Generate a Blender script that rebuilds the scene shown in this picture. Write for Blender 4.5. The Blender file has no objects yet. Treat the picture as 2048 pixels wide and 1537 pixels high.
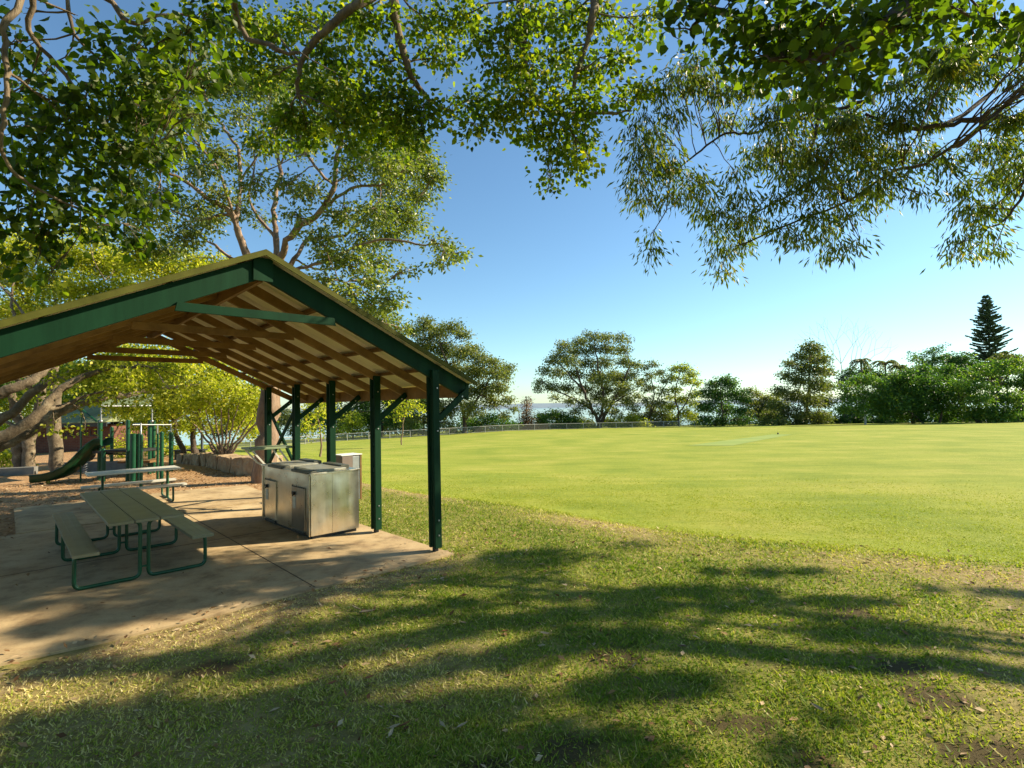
import bpy, math, random
import numpy as np
from mathutils import Vector
R = np.random.RandomState
SC = bpy.context.scene
COL = SC.collection

# ------------------------------------------------------------------ camera
EYE = 1.95; F = 1058.3; PITCH = .0397; ROLL = .0195
cp, sp = math.cos(PITCH), math.sin(PITCH)
FWD = np.array([0, cp, sp]); UP0 = np.array([0, -sp, cp]); R0 = np.array([1., 0, 0])
cr, sr = math.cos(ROLL), math.sin(ROLL)
RT = cr*R0 - sr*UP0; UP = sr*R0 + cr*UP0
def at(px, py, Y):
    """world point seen in the photo at (px, py), standing Y metres ahead"""
    d = FWD + RT*(px-1024)/F - UP*(py-768.5)/F
    return np.array([0, 0, EYE]) + d*(Y/d[1])
def onz(px, py, z=0.):
    d = FWD + RT*(px-1024)/F - UP*(py-768.5)/F
    return np.array([0, 0, EYE]) + d*((z-EYE)/d[2])
cam = bpy.data.cameras.new('camera'); co = bpy.data.objects.new('camera', cam); COL.objects.link(co)
from mathutils import Matrix
co.matrix_world = Matrix(((RT[0], UP[0], -FWD[0], 0), (RT[1], UP[1], -FWD[1], 0), (RT[2], UP[2], -FWD[2], EYE), (0, 0, 0, 1)))
cam.sensor_width = 36; cam.lens = F/2048*36; cam.clip_end = 60000; cam.clip_start = .05
SC.camera = co

# ------------------------------------------------------------------ light
SUN_EL = math.radians(32.5); SUN_AZ = math.atan2(.972, .237)      # clockwise from +Y
W = bpy.data.worlds.new('World'); SC.world = W; W.use_nodes = True
nt = W.node_tree; nt.nodes.clear()
sky = nt.nodes.new('ShaderNodeTexSky'); sky.sky_type = 'NISHITA'; sky.sun_disc = False
sky.sun_elevation = SUN_EL; sky.sun_rotation = SUN_AZ; sky.air_density = 1.0; sky.dust_density = .25; sky.ozone_density = 1.3; sky.altitude = 50
bg = nt.nodes.new('ShaderNodeBackground'); bg.inputs[1].default_value = .076
wo = nt.nodes.new('ShaderNodeOutputWorld')
tm = nt.nodes.new('ShaderNodeMix'); tm.data_type = 'RGBA'; tm.blend_type = 'MULTIPLY'; tm.inputs[0].default_value = 1; tm.inputs[7].default_value = (.80, 1.04, 1.12, 1)
nt.links.new(sky.outputs[0], tm.inputs[6]); nt.links.new(tm.outputs[2], bg.inputs[0]); nt.links.new(bg.outputs[0], wo.inputs[0])
sl = bpy.data.lights.new('sun', 'SUN'); sl.energy = 5.0; sl.angle = math.radians(.55); sl.color = (1, .86, .62)
so = bpy.data.objects.new('sun', sl); COL.objects.link(so)
sdir = Vector((math.sin(SUN_AZ)*math.cos(SUN_EL), math.cos(SUN_AZ)*math.cos(SUN_EL), math.sin(SUN_EL)))
so.rotation_euler = sdir.to_track_quat('Z', 'Y').to_euler(); so.location = (30, 10, 30)
SC.view_settings.view_transform = 'Standard'; SC.view_settings.look = 'None'; SC.view_settings.gamma = 1
SC.view_settings.exposure = 1.15
cy = SC.cycles
cy.max_bounces = 7; cy.diffuse_bounces = 4; cy.glossy_bounces = 3; cy.transmission_bounces = 5; cy.transparent_max_bounces = 8
cy.sample_clamp_indirect = 8; cy.caustics_reflective = False; cy.caustics_refractive = False

# ------------------------------------------------------------------ materials
def newmat(name):
    m = bpy.data.materials.new(name); m.use_nodes = True
    n = m.node_tree.nodes; n.clear()
    return m, n, m.node_tree.links
def N(n, t, **k):
    x = n.new('ShaderNode'+t)
    for a, b in k.items():
        if a.startswith('i_'):
            x.inputs[int(a[2:])].default_value = b
        else: setattr(x, a, b)
    return x
def ramp(n, l, src, stops):
    r = n.new('ShaderNodeValToRGB'); e = r.color_ramp.elements
    while len(e) > 1: e.remove(e[-1])
    e[0].position = stops[0][0]; e[0].color = (*stops[0][1], 1)
    for p, c in stops[1:]:
        x = e.new(p); x.color = (*c, 1)
    l.new(src, r.inputs[0]); return r
def noise(n, l, scale, detail=4, rough=.6, coord='Object', vec=None, stretch=None):
    t = n.new('ShaderNodeTexNoise'); t.inputs['Scale'].default_value = scale; t.inputs['Detail'].default_value = detail
    t.inputs['Roughness'].default_value = rough
    if vec is None:
        c = n.new('ShaderNodeTexCoord'); vec = c.outputs[coord]
    if stretch:
        mp = n.new('ShaderNodeMapping'); mp.inputs['Scale'].default_value = stretch
        if len(stretch) and ROT: mp.inputs['Rotation'].default_value = ROT
        l.new(vec, mp.inputs[0]); vec = mp.outputs[0]
    l.new(vec, t.inputs['Vector']); return t.outputs['Fac']
ROT = None
def mixc(n, l, fac, a, b, mode='MIX'):
    x = n.new('ShaderNodeMix'); x.data_type = 'RGBA'; x.blend_type = mode
    for s, v in ((x.inputs[0], fac), (x.inputs[6], a), (x.inputs[7], b)):
        if isinstance(v, (int, float)): s.default_value = v
        elif isinstance(v, tuple): s.default_value = (*v, 1)
        else: l.new(v, s)
    return x.outputs[2]
def finish(m, n, l, col, rough=.6, metal=0, bump=None, bstr=.3, bdist=.01, spec=.5):
    p = n.new('ShaderNodeBsdfPrincipled'); o = n.new('ShaderNodeOutputMaterial')
    if isinstance(col, tuple): p.inputs['Base Color'].default_value = (*col, 1)
    else: l.new(col, p.inputs['Base Color'])
    if isinstance(rough, (int, float)): p.inputs['Roughness'].default_value = rough
    else: l.new(rough, p.inputs['Roughness'])
    p.inputs['Metallic'].default_value = metal; p.inputs['Specular IOR Level'].default_value = spec
    if bump is not None:
        b = n.new('ShaderNodeBump'); b.inputs['Strength'].default_value = bstr; b.inputs['Distance'].default_value = bdist
        l.new(bump, b.inputs['Height']); l.new(b.outputs[0], p.inputs['Normal'])
    l.new(p.outputs[0], o.inputs[0]); return m
def simple(name, c1, c2, scale=8, rough=.6, metal=0, bstr=.2, bdist=.005, stretch=None, spec=.4, bscale=None):
    m, n, l = newmat(name)
    f = noise(n, l, scale, 5, .65, stretch=stretch)
    r = ramp(n, l, f, [(.3, c1), (.7, c2)])
    b = noise(n, l, bscale or scale*6, 4, .6, stretch=stretch)
    return finish(m, n, l, r.outputs[0], rough, metal, b, bstr, bdist, spec)
def leafmat(name, stops, trans=.45, rough=.45, spec=.35, ty=1.6):
    m, n, l = newmat(name)
    a = n.new('ShaderNodeAttribute'); a.attribute_name = 'tint'
    r = ramp(n, l, a.outputs['Fac'], stops)
    p = n.new('ShaderNodeBsdfPrincipled'); p.inputs['Roughness'].default_value = rough; p.inputs['Specular IOR Level'].default_value = spec
    l.new(r.outputs[0], p.inputs['Base Color'])
    t = n.new('ShaderNodeBsdfTranslucent')
    tc = mixc(n, l, 1.0, r.outputs[0], (1.0*ty, 1.15*ty, .35*ty), 'MULTIPLY')
    l.new(tc, t.inputs[0])
    x = n.new('ShaderNodeMixShader'); x.inputs[0].default_value = trans
    l.new(p.outputs[0], x.inputs[1]); l.new(t.outputs[0], x.inputs[2])
    o = n.new('ShaderNodeOutputMaterial'); l.new(x.outputs[0], o.inputs[0]); return m

M = {}
M['green'] = simple('green_paint', (.003, .021, .009), (.007, .040, .018), 5, .6, spec=.1, bstr=.15, bdist=.003, stretch=(1, 1, .12), bscale=60)
M['tube'] = simple('green_enamel', (.004, .048, .02), (.009, .075, .032), 6, .35, bstr=.05)
M['timber'] = simple('pine_timber', (.15, .078, .021), (.33, .19, .062), 3, .65, bstr=.25, bdist=.003, bscale=18)
M['timberold'] = simple('weathered_timber', (.10, .05, .015), (.22, .12, .04), 4, .7, bstr=.25)
def m_roof():
    m, n, l = newmat('roof_sheet'); 
    f = noise(n, l, 2.5, 5, .6)
    r = ramp(n, l, f, [(.3, (.76, .72, .50)), (.7, (.84, .80, .60))])
    return finish(m, n, l, r.outputs[0], .5, 0, None)
M['roofin'] = m_roof()
M['rooftop'] = simple('roof_top', (.05, .054, .009), (.095, .095, .017), 4, .7, spec=.12)
M['steel'] = None
def m_steel(name, col=(.62, .60, .56), rough=(.16, .42), bs=.35, sc=1.6, metal=1.0):
    m, n, l = newmat(name)
    f = noise(n, l, sc, 2, .5)
    f2 = noise(n, l, 30, 5, .7, stretch=(1, 1, .08))
    f3 = noise(n, l, 5, 5, .7)
    rr = N(n, 'MapRange'); rr.inputs[3].default_value = rough[0]; rr.inputs[4].default_value = rough[1]; l.new(f3, rr.inputs[0])
    c = ramp(n, l, f3, [(.3, tuple(v*.82 for v in col)), (.65, col)])
    c2 = mixc(n, l, .25, c.outputs[0], ramp(n, l, f2, [(.3, (.7, .69, .66)), (.6, (1, 1, 1))]).outputs[0], 'MULTIPLY')
    ad = N(n, 'Math', operation='MULTIPLY_ADD'); ad.inputs[1].default_value = .04; l.new(f2, ad.inputs[0]); l.new(f, ad.inputs[2])
    return finish(m, n, l, c2, rr.outputs[0], metal, ad.outputs[0], bs, .06)
M['steel'] = m_steel('stainless_steel', (.80, .74, .62), (.22, .36), .3, 1.3)
M['steeldoor'] = m_steel('stainless_door', (.42, .40, .37), (.2, .4), .12)
M['galv'] = m_steel('galvanised_steel', (.42, .42, .42), (.35, .6), .1, 3, .9)
M['alu'] = None
def m_alu():
    m, n, l = newmat('anodised_aluminium')
    f = noise(n, l, 4, 4, .6); f2 = noise(n, l, 90, 4, .7)
    c = ramp(n, l, f, [(.3, (.19, .18, .115)), (.7, (.26, .245, .165))])
    c2 = mixc(n, l, .35, c.outputs[0], ramp(n, l, f2, [(.3, (.6, .6, .55)), (.6, (1, 1, 1))]).outputs[0], 'MULTIPLY')
    return finish(m, n, l, c2, .38, .35, f2, .1, .002)
M['alu'] = m_alu()
M['alupale'] = simple('pale_aluminium', (.55, .53, .46), (.66, .64, .56), 6, .45, .2, bstr=.05)
M['dark'] = simple('black_rubber', (.012, .013, .012), (.03, .03, .028), 8, .5)
M['hotplate'] = simple('hotplate_lid', (.26, .26, .21), (.42, .42, .35), 9, .42, .5)
M['white'] = simple('white_paint', (.62, .62, .58), (.78, .77, .73), 9, .5)
M['sticker'] = simple('label_paper', (.45, .42, .33), (.62, .6, .5), 30, .6)
def m_conc():
    m, n, l = newmat('concrete')
    f = noise(n, l, .8, 6, .7); f2 = noise(n, l, 45, 6, .75); f3 = noise(n, l, 3.2, 6, .7)
    c = ramp(n, l, f, [(.3, (.26, .18, .09)), (.5, (.42, .305, .16)), (.72, (.56, .43, .25))])
    c2 = mixc(n, l, .5, c.outputs[0], ramp(n, l, f2, [(.28, (.55, .52, .5)), (.5, (1, 1, 1)), (.75, (1.15, 1.13, 1.1))]).outputs[0], 'MULTIPLY')
    c3 = mixc(n, l, .55, c2, ramp(n, l, f3, [(.33, (.5, .42, .36)), (.5, (1, 1, 1))]).outputs[0], 'MULTIPLY')
    return finish(m, n, l, c3, .85, 0, f2, .35, .006)
M['concrete'] = m_conc()
M['greywall'] = simple('grey_render', (.12, .12, .115), (.19, .185, .17), 6, .9)
M['stone'] = simple('sandstone', (.22, .14, .075), (.50, .37, .23), 3.2, .9, bstr=.9, bdist=.04, bscale=14)
def m_brick():
    m, n, l = newmat('brick')
    c = n.new('ShaderNodeTexCoord'); mp = n.new('ShaderNodeMapping'); mp.inputs['Rotation'].default_value = (math.radians(90), 0, 0)
    l.new(c.outputs['Object'], mp.inputs[0])
    b = n.new('ShaderNodeTexBrick'); l.new(mp.outputs[0], b.inputs[0])
    b.inputs['Color1'].default_value = (.12, .036, .02, 1); b.inputs['Color2'].default_value = (.17, .06, .032, 1); b.inputs['Mortar'].default_value = (.13, .10, .075, 1)
    b.inputs['Scale'].default_value = 1; b.inputs['Mortar Size'].default_value = .008; b.inputs['Brick Width'].default_value = .24; b.inputs['Row Height'].default_value = .086
    f = noise(n, l, 2, 5); cc = mixc(n, l, .5, b.outputs[0], ramp(n, l, f, [(.3, (.55, .5, .5)), (.7, (1, 1, 1))]).outputs[0], 'MULTIPLY')
    return finish(m, n, l, cc, .9, 0, b.outputs['Fac'], -.3, .01)
M['brick'] = m_brick()
def m_bark(name, a, b, c, sc=3, st=(1, 1, .25)):
    m, n, l = newmat(name)
    f = noise(n, l, sc, 6, .7, stretch=st); f2 = noise(n, l, sc*7, 5, .7, stretch=st)
    r = ramp(n, l, f, [(.28, a), (.5, b), (.72, c)])
    x = mixc(n, l, .6, r.outputs[0], ramp(n, l, f2, [(.35, (.5, .47, .44)), (.6, (1.1, 1.1, 1.1))]).outputs[0], 'MULTIPLY')
    return finish(m, n, l, x, .9, 0, f2, .7, .03)
M['bark'] = m_bark('bark_brown', (.10, .065, .045), (.22, .15, .10), (.40, .30, .22))
M['barkpink'] = m_bark('bark_smooth', (.11, .07, .045), (.25, .165, .11), (.42, .31, .23), 2)
M['barkbough'] = m_bark('bark_bough', (.07, .05, .03), (.17, .125, .08), (.30, .24, .15), 6)
M['barkgrey'] = m_bark('bark_lichen', (.06, .045, .028), (.16, .12, .075), (.34, .29, .20), 4, (1, 1, 1))
M['barkdark'] = m_bark('bark_dark', (.035, .025, .018), (.08, .055, .038), (.16, .12, .09))
M['barkwhite'] = m_bark('bark_white', (.30, .28, .25), (.48, .45, .40), (.62, .6, .55), 2)
M['leafbig'] = leafmat('leaf_broad', [(0, (.026, .046, .006)), (.4, (.07, .108, .009)), (.75, (.165, .19, .012)), (1, (.34, .28, .02))], .52, .45, .25, 2.2)
M['leafeuc'] = leafmat('leaf_eucalypt', [(0, (.03, .05, .014)), (.45, (.07, .10, .016)), (.8, (.16, .17, .02)), (1, (.28, .20, .03))], .42, .45, .3, 2.0)
M['leafc'] = leafmat('leaf_grey_green', [(0, (.06, .085, .022)), (.45, (.155, .19, .04)), (.8, (.29, .30, .06)), (1, (.42, .36, .09))], .4, .4, .5, 1.6)
M['leafyel'] = leafmat('leaf_yellow_green', [(0, (.11, .14, .012)), (.4, (.34, .35, .03)), (.8, (.60, .54, .07)), (1, (.68, .52, .10))], .48, .5, .3, 1.6)
M['leafbg'] = leafmat('leaf_olive', [(0, (.06, .08, .026)), (.45, (.145, .165, .05)), (.8, (.25, .25, .06)), (1, (.33, .29, .07))], .36, .5, .3, 1.5)
M['leafdeep'] = leafmat('leaf_deep_green', [(0, (.026, .065, .018)), (.45, (.075, .155, .030)), (.8, (.17, .25, .035)), (1, (.32, .34, .045))], .4, .5, .3, 1.6)
M['leafpine'] = leafmat('leaf_pine', [(0, (.05, .085, .045)), (1, (.15, .19, .09))], .1, .6, .2, 1.)
M['leafbrown'] = leafmat('leaf_dry', [(0, (.10, .045, .02)), (.5, (.28, .16, .07)), (1, (.55, .42, .27))], .15, .7, .2, 1.)
M['grass'] = leafmat('grass_blade', [(0, (.06, .12, .012)), (.35, (.16, .24, .022)), (.6, (.34, .36, .055)), (.8, (.55, .46, .17)), (1, (.70, .58, .32))], .35, .6, .25, 1.3)
M['turf'] = leafmat('turf_blade', [(0, (.19, .26, .02)), (.5, (.33, .36, .04)), (1, (.50, .45, .10))], .35, .6, .25, 1.2)

# ------------------------------------------------------------------ mesh helpers
class MB:
    def __init__(s): s.v = []; s.f = []; s.mi = []; s.sm = []
    def add(s, vs, fs, mi=0, smooth=False):
        o = len(s.v); s.v += [tuple(map(float, v)) for v in vs]
        for f in fs: s.f.append(tuple(i+o for i in f)); s.mi.append(mi); s.sm.append(smooth)
    def hexa(s, p, mi=0):      # 8 points: bottom 4 ccw, top 4
        s.add(p, [(0, 3, 2, 1), (4, 5, 6, 7), (0, 1, 5, 4), (1, 2, 6, 5), (2, 3, 7, 6), (3, 0, 4, 7)], mi)
    def obox(s, c, ax, ay, az, mi=0):   # centre, half-axis vectors
        c, ax, ay, az = map(lambda q: np.array(q, float), (c, ax, ay, az))
        s.hexa([c-ax-ay-az, c+ax-ay-az, c+ax+ay-az, c-ax+ay-az, c-ax-ay+az, c+ax-ay+az, c+ax+ay+az, c-ax+ay+az], mi)
    def bar(s, a, b, w, h, up=(0, 0, 1), mi=0):
        a, b, up = np.array(a, float), np.array(b, float), np.array(up, float)
        d = b-a; L = np.linalg.norm(d); d /= L
        side = np.cross(d, up); side /= np.linalg.norm(side); u = np.cross(side, d)
        s.obox((a+b)/2, d*L/2, side*w/2, u*h/2, mi)
    def tube(s, pts, rad, n=8, mi=0, cap=True):
        pts = [np.array(p, float) for p in pts]
        if np.isscalar(rad): rad = [rad]*len(pts)
        t0 = pts[1]-pts[0]; t0 /= np.linalg.norm(t0)
        ref = np.array([0, 0, 1.]) if abs(t0[2]) < .9 else np.array([1., 0, 0])
        nrm = np.cross(t0, ref); nrm /= np.linalg.norm(nrm)
        vs = []
        for i, p in enumerate(pts):
            a = pts[max(i-1, 0)]; b = pts[min(i+1, len(pts)-1)]
            t = b-a; t /= (np.linalg.norm(t)+1e-9)
            nrm = nrm - t*np.dot(nrm, t); nrm /= (np.linalg.norm(nrm)+1e-9); bn = np.cross(t, nrm)
            for k in range(n):
                an = 2*math.pi*k/n; vs.append(p + (nrm*math.cos(an)+bn*math.sin(an))*rad[i])
        fs = []
        for i in range(len(pts)-1):
            for k in range(n):
                a = i*n+k; b = i*n+(k+1) % n; fs.append((a, b, b+n, a+n))
        s.add(vs, fs, mi, True)
        if cap:
            s.add([vs[k] for k in range(n)], [tuple(range(n))[::-1]], mi); s.add(vs[-n:], [tuple(range(n))], mi)
    def sphere(s, c, r, n=10, mi=0):
        c = np.array(c, float); r = np.array(r if not np.isscalar(r) else (r, r, r), float); vs = []; m = n//2
        for i in range(m+1):
            th = math.pi*i/m
            for k in range(n):
                ph = 2*math.pi*k/n; vs.append(c + r*np.array([math.sin(th)*math.cos(ph), math.sin(th)*math.sin(ph), math.cos(th)]))
        s.add(vs, [(i*n+k, (i+1)*n+k, (i+1)*n+(k+1) % n, i*n+(k+1) % n) for i in range(m) for k in range(n)], mi, True)
    def build(s, name, mats, parent=None, org=(0, 0, 0), bevel=0):
        me = bpy.data.meshes.new(name); o3 = np.array(org, float)
        me.from_pydata([tuple(np.array(v)-o3) for v in s.v], [], s.f)
        for m in (mats if isinstance(mats, (list, tuple)) else [mats]): me.materials.append(m)
        me.polygons.foreach_set('material_index', s.mi); me.polygons.foreach_set('use_smooth', s.sm); me.update()
        ob = bpy.data.objects.new(name, me); COL.objects.link(ob)
        if parent is not None: ob.parent = parent
        else: ob.location = org
        if bevel:
            b = ob.modifiers.new('bevel', 'BEVEL'); b.width = bevel; b.segments = 2; b.limit_method = 'ANGLE'
        return ob
def npmesh(name, V, Fc, mat, parent=None, tint=None, smooth=False, mats=None):
    """V (n,3), Fc (m,k) all faces the same size"""
    me = bpy.data.meshes.new(name); k = Fc.shape[1]
    me.vertices.add(len(V)); me.vertices.foreach_set('co', V.astype(np.float32).ravel())
    me.loops.add(Fc.size); me.loops.foreach_set('vertex_index', Fc.astype(np.int32).ravel())
    me.polygons.add(len(Fc)); me.polygons.foreach_set('loop_start', (np.arange(len(Fc))*k).astype(np.int32))
    me.polygons.foreach_set('loop_total', np.full(len(Fc), k, np.int32))
    if smooth: me.polygons.foreach_set('use_smooth', np.ones(len(Fc), bool))
    me.update(calc_edges=True); me.materials.append(mat)
    if tint is not None:
        a = me.attributes.new('tint', 'FLOAT', 'POINT'); a.data.foreach_set('value', tint.astype(np.float32))
    ob = bpy.data.objects.new(name, me); COL.objects.link(ob)
    if parent is not None: ob.parent = parent
    return ob
def tag(o, label=None, cat=None, group=None, kind=None):
    if label: o['label'] = label
    if cat: o['category'] = cat
    if group: o['group'] = group
    if kind: o['kind'] = kind
    return o
def thing(name, loc, label, cat, group=None, rz=0):
    o = bpy.data.objects.new(name, None); COL.objects.link(o); o.location = tuple(map(float, loc)); o.rotation_euler = (0, 0, rz); o.empty_display_size = .2
    return tag(o, label, cat, group)

# smooth pseudo noise (vectorised) in about [-1, 1]
def wob(seed, n=7, f0=1.):
    r = R(seed); k = r.normal(size=(n, 2))*f0; ph = r.uniform(0, 6.28, n)
    return lambda x, y: sum(np.sin(k[i, 0]*x+k[i, 1]*y+ph[i]+.8*np.sin(k[(i+1) % n, 1]*x-k[(i+1) % n, 0]*y)) for i in range(n))/n*1.6
def sm(x, a, b):
    t = np.clip((x-a)/(b-a), 0, 1); return t*t*(3-2*t)

# ------------------------------------------------------------------ shelter frame of reference
TH = .7628; P1 = np.array([-1.0065, 7.1599, 0.])
G = np.array([math.cos(TH), math.sin(TH), 0]); RR = np.array([-math.sin(TH), math.cos(TH), 0]); Z = np.array([0, 0, 1.])
def S(g, r, z=0.): return P1 + G*g + RR*r + Z*z
def gr(x, y):
    dx = x-P1[0]; dy = y-P1[1]; return dx*G[0]+dy*G[1], dx*RR[0]+dy*RR[1]

# ------------------------------------------------------------------ terrain
EX = np.array([-200, -60, -40, -16, -9, -6, -3.7, -2, .2, 2.1, 3.3, 6, 14, 40, 200.])
EY = np.array([160, 60, 45, 27, 21, 17, 13.8, 12.1, 10.4, 8.4, 7.6, 6.4, 5, 2, -20.])
def sedge(x, y): return (y-np.interp(x, EX, EY))*.7
w1 = wob(3, 7, .25); w2 = wob(4, 7, 1.1)
def T(x, y):
    x = np.asarray(x, float); y = np.asarray(y, float); s = sedge(x, y); d = np.hypot(x, y)
    z = -.10*sm(s, -.5, 1.0) - .027*np.maximum(0, y-9)*sm(s, 0, 8) + .03*np.minimum(x+1, 0)*sm(y, 25, 60)*sm(s, 0, 8)
    z = z - 34*sm(d, 24, 150)*sm(-s, 2, 12)*sm(y, 8, 26)
    dd = np.hypot(x, y-15)
    z = z - 55*sm(dd, 96, 380)
    gg, rr = gr(x, y)
    near = sm(d, 30, 12)
    z = z + (.018*w1(x, y)+.012*w2(x, y))*near - .035*sm(d, 40, 20)
    return z
def grid(a):
    out = [0.]; 
    st, ext = .16, 9.
    v = 0.
    while v < 26000:
        v += st if v < ext else st*(1+(v-ext)*.09)
        out.append(v)
    return np.array(out)
gx = grid(0); xs = np.concatenate([-gx[::-1][:-1], gx]); ys = np.concatenate([-gx[gx < 14][::-1][:-1], gx])
ys = np.unique(np.concatenate([-gx[gx < 30][::-1], np.linspace(0, 14, 90), gx[gx > 5]+5.]))
XX, YY = np.meshgrid(xs, ys); ZZ = T(XX, YY)
nx, ny = len(xs), len(ys)
idx = np.arange(nx*ny).reshape(ny, nx)
FF = np.stack([idx[:-1, :-1], idx[:-1, 1:], idx[1:, 1:], idx[1:, :-1]], -1).reshape(-1, 4)
def mulchmask(x, y):
    g_, r_ = gr(x, y)
    a = sm(r_+.5*w1(x*2, y*2), 5.6, 6.4)*sm(-(g_+.5*w2(x, y)), -1.9, -.9)*sm(-sedge(x, y), .3, 1.2)
    b = sm(-g_, 4.6, 5.6)*sm(r_, -.5, 1.0)
    far = 1-sm(r_, 26, 36)
    return np.clip(a+b, 0, 1)*far
def drymask(x, y):
    s = sedge(x, y)
    e = np.exp(-((s+.5+.25*w2(x*2, y*2))/.5)**2)*(.55+.6*w2(x*1.6, y*1.6))*sm(x, -1, 1.6)
    p = np.exp(-((s+.15)/.28)**2)*.9*sm(-x, 0.5, 2)
    n = sm(w1(x*2.2+3, y*2.2)+.3*w2(x*2, y*2)+.75*sm(x, .5, 3.5), .15, 1.2)*.8
    g_, r_ = gr(x, y)
    k = np.exp(-((r_+.45+.12*w2(x*2, y*2))/.28)**2)*sm(-g_, -.6, .4)*.9
    return np.clip(e+p+n*sm(-s, .2, 1)+k, 0, 1)
SOIL = [(1225, 1308, .20), (1135, 1500, .16), (1340, 1398, .10), (1490, 1442, .17), (1705, 1222, .17), (1955, 1500, .22), (1640, 1525, .12), (1800, 1330, .14), (980, 1530, .12), (1540, 1330, .1), (700, 1470, .08), (1880, 1400, .12), (440, 1330, .1)]
SOILW = [(*onz(a, b)[:2], c) for a, b, c in SOIL]
def soilmask(x, y):
    m = np.zeros_like(x); q = (np.abs(x) < 8) & (y > 1) & (y < 8); xq, yq = x[q], y[q]
    k = 1+.7*w2(xq*5, yq*5); v = np.zeros_like(xq)
    for a, b, c in SOILW: v = np.maximum(v, np.exp(-(((xq-a)/(c*1.7))**2+((yq-b)/c)**2)*k))
    m[q] = v; return m
def m_ground():
    m, n, l = newmat('ground')
    A = lambda nm: (lambda a: (setattr(a, 'attribute_name', nm), a.outputs['Fac'])[1])(n.new('ShaderNodeAttribute'))
    co_ = n.new('ShaderNodeTexCoord').outputs['Object']
    big = noise(n, l, .35, 5, .6, vec=co_); mid = noise(n, l, 3, 6, .7, vec=co_); fine = noise(n, l, 40, 6, .8, vec=co_); vf = noise(n, l, 11, 6, .75, vec=co_)
    # rough lawn and its soil
    lawn = ramp(n, l, mid, [(.3, (.12, .14, .025)), (.5, (.22, .22, .05)), (.7, (.34, .28, .10))])
    dry = ramp(n, l, vf, [(.3, (.13, .08, .04)), (.5, (.33, .24, .11)), (.7, (.48, .38, .20))])
    # mown field
    fld = ramp(n, l, big, [(.25, (.175, .24, .026)), (.5, (.27, .305, .042)), (.75, (.37, .355, .075))])
    mp = n.new('ShaderNodeMapping'); mp.inputs['Scale'].default_value = (.25, 1.7, 1); mp.inputs['Rotation'].default_value = (0, 0, .12); l.new(co_, mp.inputs[0])
    strk = noise(n, l, 1, 6, .7, vec=mp.outputs[0])
    fld1 = mixc(n, l, .75, fld.outputs[0], ramp(n, l, strk, [(.3, (.70, .78, .6)), (.55, (1.0, 1.0, 1.0)), (.75, (1.18, 1.1, 1.15))]).outputs[0], 'MULTIPLY')
    fld2 = mixc(n, l, .8, fld1, ramp(n, l, vf, [(.3, (.62, .7, .5)), (.5, (1, 1, 1)), (.75, (1.2, 1.12, 1.2))]).outputs[0], 'MULTIPLY')
    mul = ramp(n, l, vf, [(.25, (.12, .06, .03)), (.45, (.33, .19, .09)), (.7, (.55, .37, .2))])
    base = mixc(n, l, A('mdry'), lawn.outputs[0], dry.outputs[0])
    base = mixc(n, l, .5, base, ramp(n, l, fine, [(.3, (.5, .5, .5)), (.6, (1.1, 1.1, 1.1))]).outputs[0], 'MULTIPLY')
    def sharp(mask, k):
        a = N(n, 'Math', operation='ADD'); l.new(mask, a.inputs[0]); 
        b = N(n, 'MapRange'); b.inputs[1].default_value = .8; b.inputs[2].default_value = 1.2; l.new(a.outputs[0], b.inputs[0]); l.new(k, a.inputs[1]); return b.outputs[0]
    sl_ = N(n, 'Math', operation='MULTIPLY'); l.new(sharp(A('msoil'), vf), sl_.inputs[0]); sl_.inputs[1].default_value = .85
    base = mixc(n, l, sl_.outputs[0], base, (.055, .035, .02))
    c = mixc(n, l, sharp(A('mfield'), vf), base, fld2)
    c = mixc(n, l, sharp(A('mmulch'), mid), c, mul.outputs[0])
    wd = ramp(n, l, mid, [(.3, (.02, .035, .012)), (.7, (.05, .07, .02))])
    c = mixc(n, l, A('mwood'), c, wd.outputs[0])
    hsum = N(n, 'Math', operation='ADD'); l.new(vf, hsum.inputs[0]); l.new(fine, hsum.inputs[1])
    return finish(m, n, l, c, .95, 0, hsum.outputs[0], .6, .03, .15)
g_ob = npmesh('ground', np.stack([XX, YY, ZZ], -1).reshape(-1, 3), FF, m_ground(), smooth=True)
tag(g_ob, kind='structure')
fx, fy = XX.ravel(), YY.ravel(); sf = sedge(fx, fy)
woodm = np.maximum(sm(np.hypot(fx, fy-15), 92, 104), sm(-sf, 6, 14)*sm(fy, 26, 34))
for nm, v in (('mfield', sm(sf+.08*w2(fx*2, fy*2), -.15, .2)*1.1), ('mmulch', mulchmask(fx, fy)), ('mdry', drymask(fx, fy)), ('msoil', soilmask(fx, fy)), ('mwood', woodm)):
    a = g_ob.data.attributes.new(nm, 'FLOAT', 'POINT'); a.data.foreach_set('value', v.astype(np.float32))
# water and far shore
def m_water():
    m, n, l = newmat('water'); f = noise(n, l, .02, 5)
    return finish(m, n, l, (.16, .22, .26), .12, 0, f, .06, 1.0)
mb = MB(); mb.add([(-30000, 200, -40), (30000, 200, -40), (30000, 40000, -40), (-30000, 40000, -40)], [(0, 1, 2, 3)])
tag(mb.build('water', m_water()), kind='structure')
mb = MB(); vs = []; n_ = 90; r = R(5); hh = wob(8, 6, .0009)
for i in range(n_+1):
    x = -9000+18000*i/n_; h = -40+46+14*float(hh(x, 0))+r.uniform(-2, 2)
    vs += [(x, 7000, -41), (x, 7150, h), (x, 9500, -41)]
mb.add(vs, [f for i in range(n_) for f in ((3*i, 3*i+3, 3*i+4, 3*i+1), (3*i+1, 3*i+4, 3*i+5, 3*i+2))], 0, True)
tag(mb.build('far_hills', simple('far_shore_haze_tint', (.16, .22, .27), (.22, .28, .33), .004, .9)), kind='structure')  # distance haze is put into the hills' blue grey colour

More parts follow.
